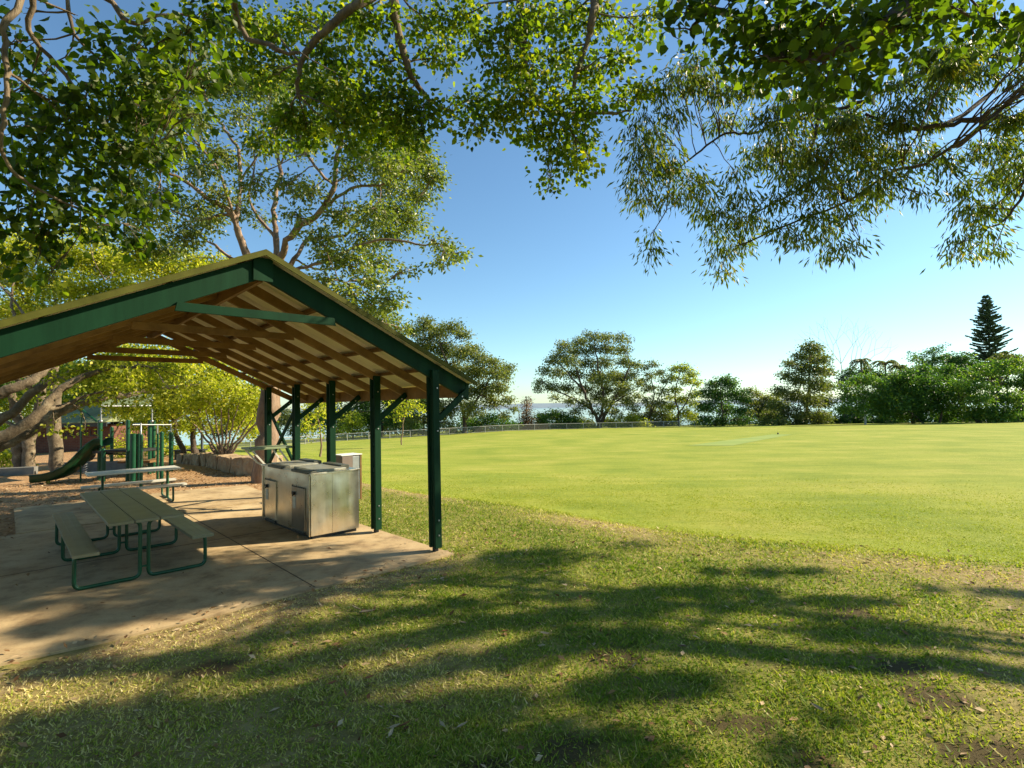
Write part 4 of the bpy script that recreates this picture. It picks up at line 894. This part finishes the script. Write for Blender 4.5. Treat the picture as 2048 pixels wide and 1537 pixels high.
tree('shrub', 'light green shrub at the left edge beyond the dark retaining wall', (15, 935, 20), [], cl('0,915,18 25,905,16 45,922,12 -20,900,22 15,925,14 -40,920,25', 20, .4, 11), 'leafyel', 'bark', (.09, .06), 1.3, 21, cat='shrub')
tree('shrub', 'low leafy shrub between the play structure posts and the park bench', (350, 920, 23), [], cl('345,905,12 360,895,12 330,900,12 372,902,9 300,905,14 280,895,14 240,905,16 260,880,16 225,890,14 310,880,14 410,895,10 395,900,8', 24, .8, 12), 'leafyel', 'bark', (.10, .07), 1.1, 22, cat='shrub', tintmu=.35)
tree('leafy_sapling', 'yellow leafy branch of a young tree between the fourth and third shelter posts', (640, 905, 24),
     [([(640, 925, 24), (642, 880, 24), (635, 830, 24)], (.06, .02))], cl('625,800,18 640,825,18 620,850,14 650,800,14 615,870,10 640,860,9 660,815,12 610,825,14', 24, .5, 13), 'leafyel', 'bark', (.12, .08), .9, 23, cat='tree', twigr=.012)
tree('leafy_sapling', 'thin sapling with sparse yellow leaves between the second and first shelter posts', (800, 880, 40),
     [([(803, 890, 40), (806, 850, 40), (815, 800, 40)], (.06, .02))], cl('785,810,14 805,822,14 825,808,14 840,818,10 795,835,9 820,792,16,.5', 40, .6, 14), 'leafyel', 'bark', (.16, .11), .8, 24, twigr=.012)

COV = 2.2
# --- far trees beyond the fence and along the right of the field
FAR = dict(leaf=(.30, .18), spray=12, sprayr=1.3, twigs=2, deep=.9, twigr=.03, minr=.05, flat=.3)
def far(name, label, base, skel, txt, Y, mat='leafbg', bark='barkdark', seed=30, cover=1.35, jy=3., **k):
    kw = dict(FAR); kw.update(k); return tree(name, label, base, skel, cl(txt, Y, jy, seed), mat, bark, kw.pop('leaf'), cover, seed, kw.pop('droop', .3), **kw)
far('gum_tree', 'tall olive gum tree behind the right end of the shelter roof', (925, 868, 82),
    [([(928, 872, 82), (930, 840, 82), (915, 790, 82), (900, 740, 82), (880, 690, 82)], (.4, .12)), ([(930, 840, 82), (960, 790, 82), (985, 750, 82)], (.25, .08)), ([(915, 790, 82), (870, 760, 82), (840, 700, 81)], (.2, .08))],
    '825,660,18 850,650,22 875,665,22 905,655,20 925,670,16 850,690,26 890,700,28 925,705,24 945,700,16 960,715,20 985,725,16 860,730,28 905,740,30 950,745,28 990,745,22 1010,750,16 1018,735,12 870,775,28 920,780,30 965,780,28 1000,775,20 1015,800,12 985,805,18 940,815,24 890,820,26 860,810,24 1025,820,9,.5 1010,830,8', 82, seed=31, tintmu=.45)
far('background_tree', 'dense dark tree seen between the shelter posts beyond the fence', (760, 876, 84), [([(760, 880, 84), (762, 840, 84), (750, 790, 84)], (.3, .1))],
    '640,800,24 680,790,26 730,800,28 770,790,28 800,810,28 840,800,24 690,830,26 740,835,28 790,840,26 830,845,20 650,835,22 620,830,18 700,770,24 760,770,24 820,770,24', 86, 'leafdeep', seed=32, tintmu=.25)
far('background_tree', 'pale green bushy tree seen between the third and second shelter posts', (705, 878, 76), [([(706, 882, 76), (705, 850, 76)], (.15, .06))],
    '700,838,12 716,845,12 690,852,10 706,860,12 722,862,9 694,868,8 712,830,9', 76, 'leafyel', seed=33, cover=1.1, tintmu=.3, jy=1)
far('background_tree', 'grey green scrubby tree behind the near shelter post', (845, 872, 80), [([(846, 874, 80), (850, 830, 80)], (.15, .08))],
    '810,840,16 835,830,18 860,840,18 880,850,14 820,860,12 850,862,14 900,850,14 790,858,12', 80, 'leafbg', seed=34, cover=1.0, jy=1, tintmu=.5)
far('background_shrub', 'dark green shrubs along the fence left of the bare conical tree', (975, 864, 86), [], '930,850,14 955,845,16 985,840,16 1010,846,14 1030,852,10 960,858,10 1000,860,9 905,858,12', 86, 'leafdeep', seed=35, jy=1, cat='shrub')
far('conical_tree', 'small brownish conical tree standing against the distant water', (1052, 862, 90), [([(1052, 864, 90), (1053, 830, 90), (1054, 798, 90)], (.12, .03))],
    '1053,800,5,1.6 1052,812,7,1.2 1054,824,9 1050,836,12 1058,842,11 1045,850,12 1062,854,10 1052,852,11', 90, 'leafbrown', seed=36, cover=1.0, jy=.5, leaf=(.3, .12))
far('background_shrub', 'dark green shrub clump right of the bare conical tree', (1110, 862, 92), [], '1085,838,14 1105,830,15 1125,835,14 1145,842,12 1090,852,12 1120,852,14 1150,855,12 1075,848,10 1072,858,9', 93, 'leafdeep', seed=37, jy=1, cat='shrub')
far('spreading_gum_tree', 'large umbrella shaped gum tree with vase of dark limbs in the middle distance', (1198, 862, 95),
    [([(1198, 864, 95), (1197, 845, 95), (1185, 820, 95), (1165, 780, 95), (1150, 730, 95)], (.5, .12)), ([(1197, 845, 95), (1205, 810, 95), (1200, 750, 95), (1190, 700, 95)], (.35, .1)), ([(1200, 848, 95), (1220, 815, 95), (1245, 770, 95), (1260, 730, 95)], (.35, .1)),
     ([(1185, 820, 95), (1150, 800, 95), (1110, 780, 95), (1085, 765, 95)], (.2, .06)), ([(1165, 780, 95), (1130, 740, 95), (1105, 715, 95)], (.2, .06)), ([(1205, 830, 95), (1235, 800, 95), (1275, 780, 95)], (.22, .06))],
    '1130,690,16,.72 1160,682,16,.72 1190,676,16,.68 1215,674,16,.68 1242,676,14,.68 1254,682,9,.4 1150,702,18,.72 1180,700,20,.68 1215,698,20,.68 1245,700,17,.68 1120,710,17,.68 1105,722,16,.68 1140,722,20,.68 1175,725,20,.68 1210,724,20,.68 1248,724,18,.68 1268,730,12,.68 '
    '1090,742,14,.68 1115,745,18,.68 1150,748,20,.68 1188,750,20,.68 1225,750,20,.68 1260,750,17,.68 1082,765,13,.68 1078,778,10,.68 1105,772,16,.68 1135,775,18,.68 1170,778,20,.68 1210,778,20,.68 1248,776,18,.68 1275,765,10,.68 1110,795,10,.68 1140,802,13,.68 1170,808,16,.68 1215,806,18,.68 1255,802,16,.68 1275,790,10,.68 1150,822,12,.7 1190,824,13,.7 1230,822,14,.7 1268,815,12,.7 1200,760,22,.7 1235,760,20,.7 1240,790,20,.7 1195,795,18,.7 1122,688,4 1175,668,8,.68',
    95, seed=38, cover=1.05, tintmu=.45, jy=5, twigs=3)
far('background_shrub', 'low yellow green shrubs at the foot of the umbrella shaped gum', (1235, 862, 93), [], '1160,848,12 1180,855,8 1225,846,12 1250,850,14 1275,846,14 1240,835,10 1290,850,10 1265,835,10', 94, 'leafyel', seed=39, jy=1, cat='shrub', tintmu=.28, cover=1.2)
far('gum_tree', 'slender open gum tree just right of the umbrella shaped gum', (1297, 858, 97),
    [([(1297, 862, 97), (1300, 830, 97), (1308, 790, 97), (1300, 750, 97)], (.22, .07)), ([(1300, 830, 97), (1320, 790, 97), (1335, 765, 97)], (.14, .05))],
    '1288,735,10 1305,728,10 1298,752,14,.6 1320,745,13,.6 1330,762,11,.6 1300,775,15,.6 1325,785,14,.6 1282,765,10 1290,800,13,.6 1318,806,15,.6 1300,828,14 1325,830,14 1285,835,10 1340,840,10 1310,848,13', 97, seed=40, cover=1.0, tintmu=.38, jy=2)
far('gum_tree', 'rounded gum tree with bright yellow green top right of the slender gum', (1362, 858, 96),
    [([(1358, 862, 96), (1357, 830, 96), (1350, 790, 96), (1360, 745, 96)], (.22, .07)), ([(1357, 830, 96), (1375, 800, 96), (1385, 770, 96)], (.14, .05))],
    '1350,737,13,.6 1370,735,14,.6 1385,748,12,.6 1345,755,13,.6 1372,760,16,.6 1392,768,9 1350,780,14,.6 1385,790,11,.6 1365,800,16,.6 1345,812,12 1388,808,9 1370,825,14 1350,840,12 1385,835,12 1395,785,6 1340,795,8', 96, 'leafyel', seed=41, cover=1.15, tintmu=.2, jy=2)
far('background_tree', 'dark rounded tree near the end of the white fence', (1445, 860, 90), [([(1446, 864, 90), (1445, 825, 90), (1440, 780, 90)], (.25, .08)), ([(1432, 864, 90), (1430, 840, 90)], (.1, .06))],
    '1425,770,14 1445,762,14 1462,768,15 1410,785,13 1435,790,20 1470,790,18 1485,800,12 1415,812,18 1450,818,22 1482,822,14 1410,838,14 1440,842,18 1475,842,14 1495,838,9 1455,755,6 1490,785,7', 90, 'leafdeep', seed=42, cover=1.35, tintmu=.33, jy=2)
far('background_shrub', 'low olive trees in the dip left of the tall leafy tree', (1515, 858, 100), [([(1520, 862, 100), (1518, 820, 100)], (.15, .05))], '1500,782,9 1512,790,10 1530,795,11 1545,800,12 1505,808,12 1528,815,14 1550,820,12 1500,830,12 1525,838,14 1550,842,12 1480,848,10 1510,852,9 1565,808,12 1560,835,12 1490,800,13 1515,805,13 1540,812,14 1555,790,10 1520,825,15 1495,825,14 1548,830,14', 100, 'leafbg', seed=43, cover=1.1, tintmu=.5, jy=2)
far('leafy_tree', 'tall irregular dark tree left of the bare grey tree', (1610, 862, 88),
    [([(1612, 864, 88), (1615, 820, 88), (1618, 760, 88), (1620, 700, 88)], (.35, .08)), ([(1590, 864, 87), (1584, 845, 87), (1576, 830, 87)], (.08, .05))],
    '1622,690,10 1612,698,11 1632,700,12 1600,712,14 1625,715,18 1645,718,14 1580,728,13 1605,735,18 1635,740,20 1655,745,12 1572,750,13 1595,760,20 1630,768,22 1655,772,14 1560,780,14 1585,790,20 1620,800,24 1650,802,18 1550,810,14 1575,822,18 1605,832,22 1640,835,20 1560,845,14 1590,852,12 1625,855,10 1660,850,12 1537,830,14 1528,845,12', 88, 'leafbg', seed=44, cover=1.35, tintmu=.38, jy=3)
far('background_shrub', 'mixed green scrub behind the fence between the two gum trees', (1330, 860, 100), [], ' '.join('%d,%d,13' % (1160+i*17, 842+(i*7 % 3)*5) for i in range(12))+' 1300,812,12 1330,815,12 1405,815,12 1510,820,10 1530,826,10 1270,830,11 1310,826,12 1340,830,12 1385,832,10', 101, 'leafbg', seed=57, cover=1.2, tintmu=.3, jy=1.5, cat='shrub')
far('background_shrub', 'dark low scrub right of the dark rounded tree', (1520, 862, 98), [], ' '.join('%d,%d,13' % (1395+i*16, 848+(i*5 % 3)*4) for i in range(12)), 98, 'leafdeep', seed=58, cover=1.2, tintmu=.3, jy=1.5, cat='shrub')
far('background_shrub', 'light green scrub against the water left of the umbrella shaped gum', (1040, 866, 96), [], ' '.join('%d,%d,11' % (940+i*16, 852+(i*5 % 3)*3) for i in range(15))+' 1120,846,12 1090,848,12 1140,840,11 935,838,12 965,832,12 1000,836,11 1085,832,12 1115,828,12', 96, 'leafbg', seed=59, cover=1.2, tintmu=.4, jy=1.5, cat='shrub')
# bare tree
r_ = R(50); sk = []
def grow(p, q, Y, rad, d):
    sk.append(([(p[0], p[1], Y), ((p[0]+q[0])/2+r_.normal()*1.2, (p[1]+q[1])/2+r_.normal()*1.2, Y), (q[0], q[1], Y)], (rad, rad*.55)))
    if d == 0: return
    L = math.hypot(q[0]-p[0], q[1]-p[1])*.72; a = math.atan2(q[1]-p[1], q[0]-p[0])
    for s in ((-.45, .4) if d < 3 else (-.5, .05, .5)):
        b = a+s+r_.normal()*.12; grow(q, (q[0]+math.cos(b)*L, q[1]+math.sin(b)*L), Y+r_.normal()*.6, rad*.55, d-1)
grow((1690, 862), (1692, 770), 92, .15, 0)
for ax, ay in ((1664, 735), (1682, 728), (1705, 735), (1722, 742)): grow((1691, 790), (ax, ay), 92, .075, 3)
tree('bare_tree', 'bare grey leafless tree with fine upright twigs against the sky', (1690, 862, 92), sk, [], 'leafbg', 'barkgrey', seed=51)
far('background_tree', 'rounded green tree with a pale grey trunk in front of the palms', (1730, 862, 80), [([(1732, 864, 80), (1731, 840, 80), (1728, 815, 80), (1735, 780, 80)], (.22, .08))],
    '1690,775,14 1710,762,14 1735,758,15 1760,768,14 1695,795,17 1725,790,20 1755,795,17 1690,815,14 1720,818,15 1750,820,14 1768,800,10 1772,780,9', 80, 'leafdeep', 'barkwhite', seed=45, cover=1.4, tintmu=.5, jy=1.5)
def palm(label, px, py, Y, R_=2.4, seed=1, group='palms behind the fig trees'):
    r = R(seed); c = at(px, py, Y); b = np.array([c[0], c[1], T(c[0], c[1])]); o = thing('palm_tree', b, label, 'palm', group)
    mb = MB(); mb.tube([b-Z*.2, (b+c)/2, c], [.2, .15, .13], 8); mb.build('trunk', M['barkgrey'], o, b)
    PP, AA = [], []; mb = MB()
    for i in range(15):
        a = i*2.4+r.rand(); el = r.uniform(.1, 1.2); pts = []
        for t in np.linspace(0, 1, 9):
            h = math.sin(el)*t*R_*.95-1.25*t*t*R_*(.55+.3*math.cos(el)); pts.append(c+np.array([math.cos(a), math.sin(a), 0])*R_*t*math.cos(el*.55)+Z*h)
        mb.tube(pts, list(np.linspace(.03, .008, 9)), 4)
        for j in range(1, 9):
            d = pts[j]-pts[j-1]; d /= np.linalg.norm(d); sd = np.cross(d, Z); sd /= np.linalg.norm(sd)+1e-6
            for w in (0, .33, .66):
                for s in (-1, 1):
                    PP.append(pts[j-1]+(pts[j]-pts[j-1])*w); AA.append(sd*s*.8+d*.6-Z*(.35+.3*r.rand()))
    mb.build('frond_stems', M['bark'], o, b); n = len(PP)
    leaves('crown', np.array(PP), unit(np.array(AA)), np.full(n, .55), np.full(n, .13), M['leafbg'], o, b, np.clip(.5+.2*r.normal(size=n), 0, 1), r)
palm('small palm with arching fronds right beside the bare grey tree', 1722, 722, 93, 2.0, 61)
palm('palm with arching fronds left of the dense fig canopy', 1770, 727, 92, 2.6, 62)
palm('rightmost palm, drooping fronds partly hidden by the fig canopy', 1800, 735, 92, 2.2, 63)
far('background_tree', 'dark filler tree behind the palms', (1760, 860, 96), [([(1760, 864, 96), (1760, 800, 96)], (.2, .1))], '1700,745,14 1730,742,13 1755,750,14 1785,752,15 1812,755,15 1740,760,15 1770,770,18 1800,775,18 1715,765,14 1840,760,15 1830,785,20 1690,760,12 1780,800,24 1740,810,24 1700,830,24 1820,820,26 1770,835,26', 96, 'leafdeep', seed=46, cover=1.4, tintmu=.22)
far('background_tree', 'open topped tree rising over the middle of the fig canopy', (1860, 860, 94), [([(1862, 864, 94), (1862, 780, 94), (1866, 720, 94)], (.2, .06)), ([(1862, 760, 94), (1835, 725, 94), (1826, 705, 94)], (.08, .03))],
    '1830,718,8 1826,706,4 1845,712,8 1862,702,9 1878,698,7 1888,690,4 1850,726,12 1872,718,13 1892,716,13 1905,728,14 1835,738,12 1860,740,14 1885,740,16 1912,745,14', 94, 'leafdeep', seed=47, cover=1.1, tintmu=.35, jy=2)
far('background_tree', 'smooth domed dark tree to the left of the tall pine', (1925, 860, 90), [([(1925, 864, 90), (1925, 780, 90)], (.25, .12))], '1905,722,14 1925,716,13 1940,726,13 1915,740,18 1940,745,16 1895,750,14 1930,765,20 1960,745,12', 90, 'leafdeep', seed=48, cover=1.5, tintmu=.25, jy=1.5)
far('background_tree', 'olive tree at the right edge behind the fig canopy', (2020, 860, 92), [([(2020, 864, 92), (2015, 780, 92)], (.2, .1))], '1990,722,11 2010,716,12 2030,715,11 2045,722,11 2060,730,14 2000,735,14 2030,738,15 1975,735,11', 92, 'leafbg', seed=49, cover=1.2, tintmu=.35, jy=1.5)
far('fig_tree', 'broad dense green fig canopy at the centre of the right tree line', (1830, 866, 82),
    [([(1830, 868, 82), (1826, 845, 82), (1815, 820, 82), (1790, 790, 82)], (.35, .12)), ([(1826, 845, 82), (1850, 815, 82), (1880, 790, 82)], (.25, .1)), ([(1875, 868, 80), (1880, 840, 80), (1890, 800, 80)], (.25, .1)), ([(1850, 850, 80), (1820, 825, 80), (1790, 812, 80)], (.12, .06))],
    '1785,765,16,.6 1810,758,18,.6 1835,756,18,.6 1860,762,18,.6 1885,758,18,.6 1775,785,20,.7 1805,780,22,.7 1840,780,24,.7 1875,785,24,.7 1905,775,20,.7 1765,805,18 1795,805,22 1830,806,24 1865,810,24 1900,805,24 1770,825,14 1800,828,16 1840,830,16 1890,832,18 1915,825,16 1815,744,12,.7 1850,740,14,.7 1895,738,15,.7 1788,752,10', 81, 'leafdeep', seed=52, cover=1.6, tintmu=.42, jy=2)
far('fig_tree', 'broad fig canopy with sunlit yellow green layers at the right edge', (1985, 868, 78),
    [([(1960, 870, 78), (1958, 845, 78), (1975, 810, 78), (2000, 780, 78)], (.35, .12)), ([(1958, 850, 78), (1935, 820, 78), (1920, 800, 78)], (.2, .1)), ([(2030, 870, 78), (2035, 830, 78), (2040, 790, 78)], (.3, .12))],
    '1925,765,16,.45 1945,752,16,.4 1970,745,18,.4 2000,742,18,.4 2028,740,16,.4 2048,738,16,.4 1940,780,18,.4 1970,772,20,.4 2005,768,20,.4 2040,765,20,.4 1930,795,18,.5 1960,800,22,.6 1995,795,24,.6 2030,795,24,.6 1945,820,18 1975,825,20 2010,825,22 2045,825,22 2080,760,40 2080,810,40 1935,835,12 1990,842,12 2070,740,25 1960,736,12,.6 2002,728,14,.6 2036,724,14,.6', 77, 'leafdeep', seed=53, cover=1.5, tintmu=.6, jy=2.5, spray=12)
far('hedge', 'dark undergrowth along the foot of the right tree line', (1800, 862, 86), [], ' '.join('%d,%d,15,.7' % (1650+i*22, 848+(i % 3)*4) for i in range(20))+' '+' '.join('%d,%d,18' % (1560+i*40, 835+(i % 2)*8) for i in range(13)), 89, 'leafdeep', seed=54, cover=1.3, tintmu=.15, jy=1.5, cat='hedge')
# backdrop woods on the falling land
far('background_tree', 'row of dark bushes behind the fence left of centre, seen under the shelter eave', (620, 880, 90), [], ' '.join('%d,%d,22' % (440+i*26, 858-(i % 3)*12) for i in range(16)), 92, 'leafbg', seed=55, cover=1.3, tintmu=.25, jy=2)
far('background_tree', 'distant dark wood seen below the left trees', (200, 900, 60), [], ' '.join('%d,%d,30' % (-60+i*38, 868+(i % 3)*10) for i in range(11)), 62, 'leafdeep', seed=56, cover=.9, tintmu=.3, jy=2)

# --- tall pine with whorled branches
def pine():
    Y = 108.; top = at(1972, 592, Y); b = np.array([top[0]+.4, top[1], T(top[0], top[1])-1]); o = thing('norfolk_pine', b, 'tall symmetrical pine with tiered branches rising above the right tree line', 'pine tree')
    H = top[2]-at(1975, 770, Y)[2]; mb = MB(); mb.tube([b, (b+top)/2, top], [.4, .24, .04], 8)
    r = R(70); PP, AA = [], []; z = .25
    while z < H:
        t = z/H; rad = (4.2*(t**.7))*(1-.12*max(0, t-.8)/.2)*(1+.16*r.normal())
        nb = 7 if t > .2 else 5; a0 = r.rand()*6.28
        for i in range(nb):
            a = a0+i*6.283/nb+.15*r.normal(); L = rad*(1+.22*r.normal()); d = np.array([math.cos(a), math.sin(a), 0]); s0 = top-Z*z
            pts = [s0+d*L*u+Z*(.10*L*u-.12*L*u*(1-u)*2+.10*L*u*u) for u in np.linspace(0, 1, 6)]
            mb.tube(pts, list(np.linspace(.06*(.4+t), .015, 6)), 4, cap=False)
            n_ = int(L*30)+8
            for j in range(n_):
                u = r.rand()**.6; q = s0+d*L*u+Z*(.10*L*u-.24*L*u*(1-u)+.10*L*u*u)
                sd = np.array([-d[1], d[0], 0])*r.uniform(-1, 1)
                PP.append(q+sd*.25*r.rand()); AA.append(sd*.7+d*.6+Z*r.uniform(.3, 1.3))
        z += (.38+.26*t)*r.uniform(.75, 1.2)
    mb.build('trunk', M['barkdark'], o, b); n = len(PP)
    leaves('crown', np.array(PP), unit(np.array(AA)), np.full(n, .5), np.full(n, .2), M['leafpine'], o, b, r.rand(n), r)
pine()

# ------------------------------------------------------------------ grass blades (short lawn round the camera)
def grass():
    r = R(90); n = 800000
    d = 1.5*(24/1.5)**r.rand(n); d[540000:] = 5.5+(19-5.5)*r.rand(260000)**1.15; a = r.uniform(-1.12, 1.02, n); x = d*np.sin(a); y = d*np.cos(a)
    g_, rr = gr(x, y); s = sedge(x, y); w = wob(91, 8, 2.4); w3 = wob(92, 8, 9.)
    fl2 = (np.arange(n) >= 540000) & (s < -.15)
    slab = (g_ < .13) & (rr > -.17+.0) & (rr < 9.2) & (g_ > -10)
    slabl = (g_ < -4.5) & (rr > -.17+.42)
    edge = (g_ < .13) & (g_ > -6) & (rr > -.17-.05*np.abs(w(x, y)))
    mu = mulchmask(x, y)
    dry = drymask(x, y)
    keep = ~fl2 & ~slab & ~slabl & ~edge & (r.rand(n) > mu*1.2) & (r.rand(n) < 1-.55*dry) & (r.rand(n) > .85*soilmask(x, y)) & (r.rand(n) > sm(d, 9, 19.5))
    x, y, d, s, dry = x[keep], y[keep], d[keep], s[keep], dry[keep]; n = len(x)
    z = T(x, y)-.004
    fld = sm(s, -.1, .35)
    h = (.021+.006*w(x, y)+.007*w3(x, y))*(1+.35*r.normal(size=n)); h = np.clip(h, .006, .05)*(1-.62*fld)*(1-.35*dry)*(1+np.minimum(d, 12)*.035)
    wd = .0038*(1+d*.20)*(.7+.6*r.rand(n))
    an = r.uniform(0, 6.283, n); ln = r.uniform(.2, 1.9, n); la = r.uniform(0, 6.283, n)
    P = np.stack([x, y, z], 1); B = np.stack([np.cos(an), np.sin(an), 0*an], 1)*wd[:, None]
    tip = P+np.stack([np.cos(la)*ln*h, np.sin(la)*ln*h, h], 1)
    V = np.stack([P-B, P+B, tip], 1).reshape(-1, 3); Fc = np.arange(3*n).reshape(n, 3)
    t = .42+(.15+.05*(s > 0))*r.normal(size=n)+.13*w(x*.7, y*.7)+dry*.40; t[r.rand(n) < .05] += .4
    k = s > 0
    o = npmesh('lawn_grass', V[np.repeat(~k, 3)], np.arange(3*int((~k).sum())).reshape(-1, 3), M['grass'], None, np.repeat(np.clip(t[~k], 0, 1), 3)); tag(o, kind='stuff')
    o = npmesh('field_grass', V[np.repeat(k, 3)], np.arange(3*int(k.sum())).reshape(-1, 3), M['turf'], None, np.repeat(np.clip(t[k]+.12, 0, 1), 3)); tag(o, kind='stuff')
grass()
# leaf litter and bark chips
def litter():
    r = R(95); n = 26000; g_ = r.uniform(-11, 1.6, n); rr = r.uniform(-.3, 15, n); P = P1[None]+G[None]*g_[:, None]+RR[None]*rr[:, None]
    mu = mulchmask(P[:, 0], P[:, 1]); slab = (g_ < .13) & (rr < 9.1) & (g_ > -4.08)
    keep = ((r.rand(n) < mu) & ~slab) | ((r.rand(n) < .014) & (rr > 0)) | ((r.rand(n) < .5) & (np.abs(rr+.12) < .16) & (g_ > -8))
    P = P[keep]; n = len(P)
    m2 = 2600; q = np.stack([r.uniform(-6, 8, m2), r.uniform(2, 9, m2), np.zeros(m2)], 1); gg, r2 = gr(q[:, 0], q[:, 1]); q = q[((gg > .2) | (r2 < -.2)) & (sedge(q[:, 0], q[:, 1]) < .3)]
    P = np.concatenate([P, q]); n = len(P); P[:, 2] = np.maximum(T(P[:, 0], P[:, 1]), -.1)+.012; 
    on = (gr(P[:, 0], P[:, 1])[0] < .13) & (gr(P[:, 0], P[:, 1])[1] > -.17) & (gr(P[:, 0], P[:, 1])[1] < 9.2); P[on, 2] = .022
    A = unit(np.stack([r.normal(size=n), r.normal(size=n), .25*r.normal(size=n)], 1)); L = r.uniform(.03, .085, n)
    tag(leaves('leaf_litter', P, A, L, L*.45, M['leafbrown'], None, np.zeros(3), r.rand(n), r, False, 3.), kind='stuff')
litter()
# single fallen leaves that show on the lawn
def fallen(px, py, L, red, ang, i):
    p = onz(px, py, .01); r = R(200+i); L *= .62; p[2] = float(T(p[0], p[1]))+.024
    me_v = []; n = 7
    for k in range(n+1):
        t = k/n; w = math.sin(math.pi*t**.8)*L*.13
        x = (t-.5)*L; zc = .35*L*(t-.5)**2+.004
        me_v += [(x, -w, zc+w*.5), (x, 0, zc), (x, w, zc+w*.6)]
    mb = MB(); mb.add(me_v, [f for k in range(n) for f in ((3*k, 3*k+3, 3*k+4, 3*k+1), (3*k+1, 3*k+4, 3*k+5, 3*k+2))], 0, True)
    mb.add([np.array(v)-Z*.002 for v in me_v], [f[::-1] for k in range(n) for f in ((3*k, 3*k+3, 3*k+4, 3*k+1), (3*k+1, 3*k+4, 3*k+5, 3*k+2))], 0, True)
    mb.tube([(-L*.5, 0, .09*L), (-L*.68, .01, .12*L)], .0016, 4)
    o = mb.build('fallen_leaf', M['leafred' if red else 'leafpale']); o.location = tuple(p); o.rotation_euler = (r.uniform(-.5, .5), r.uniform(-.4, .4), ang)
    tag(o, 'reddish brown dry leaf lying on the lawn' if red else 'pale straw coloured dry leaf lying on the lawn', 'leaf', 'reddish fallen leaves' if red else 'pale fallen leaves')
M['leafred'] = simple('fallen_leaf_red', (.22, .07, .03), (.36, .14, .06), 20, .6); M['leafpale'] = simple('fallen_leaf_pale', (.30, .22, .13), (.46, .37, .24), 20, .6)
for i, a in enumerate(((665, 1361, .11, 1, .3), (690, 1383, .10, 1, -1.), (811, 1445, .13, 1, .5), (790, 1449, .12, 0, .2), (781, 1462, .13, 0, 1.4), (886, 1446, .12, 0, -.9), (925, 1448, .14, 0, .8), (735, 1222, .26, 0, .1), (712, 1215, .20, 0, -.3),
                        (740, 1350, .11, 1, .4), (805, 1194, .14, 0, 1.), (1090, 1265, .15, 0, .1), (1358, 1178, .14, 0, .6), (1738, 1120, .20, 0, .2), (1815, 1242, .15, 0, .4), (1635, 1415, .15, 0, 1.9), (1560, 1170, .12, 0, .5), (1800, 1212, .14, 1, .2), (1025, 1520, .08, 0, .6), (1270, 1330, .10, 0, .9), (1010, 1260, .10, 1, .2))):
    fallen(*a[:5], i)
# bird on the gum branch
bp = at(1384, 139, 8.6); bi = thing('bird', bp, 'small dark parrot with red breast perched in the gum foliage', 'bird')
mb = MB(); mb.sphere(bp, (.085, .045, .05), 12); mb.sphere(bp+V3(.075, 0, .045), (.034, .03, .032), 10); mb.tube([bp+V3(-.06, 0, -.01), bp+V3(-.17, 0, -.06)], [.025, .008], 6); mb.build('body', simple('bird_dark', (.02, .03, .05), (.03, .05, .07), 8), bi, bp)
mb = MB(); mb.sphere(bp+V3(.05, -.012, -.012), (.045, .036, .04), 10); mb.build('breast', simple('bird_red', (.45, .05, .02), (.5, .1, .02), 8), bi, bp)
mb = MB(); mb.tube([bp+V3(.10, 0, .045), bp+V3(.125, 0, .03)], [.012, .003], 6); mb.build('beak', simple('beak_orange', (.5, .15, .02), (.5, .2, .02), 8), bi, bp)
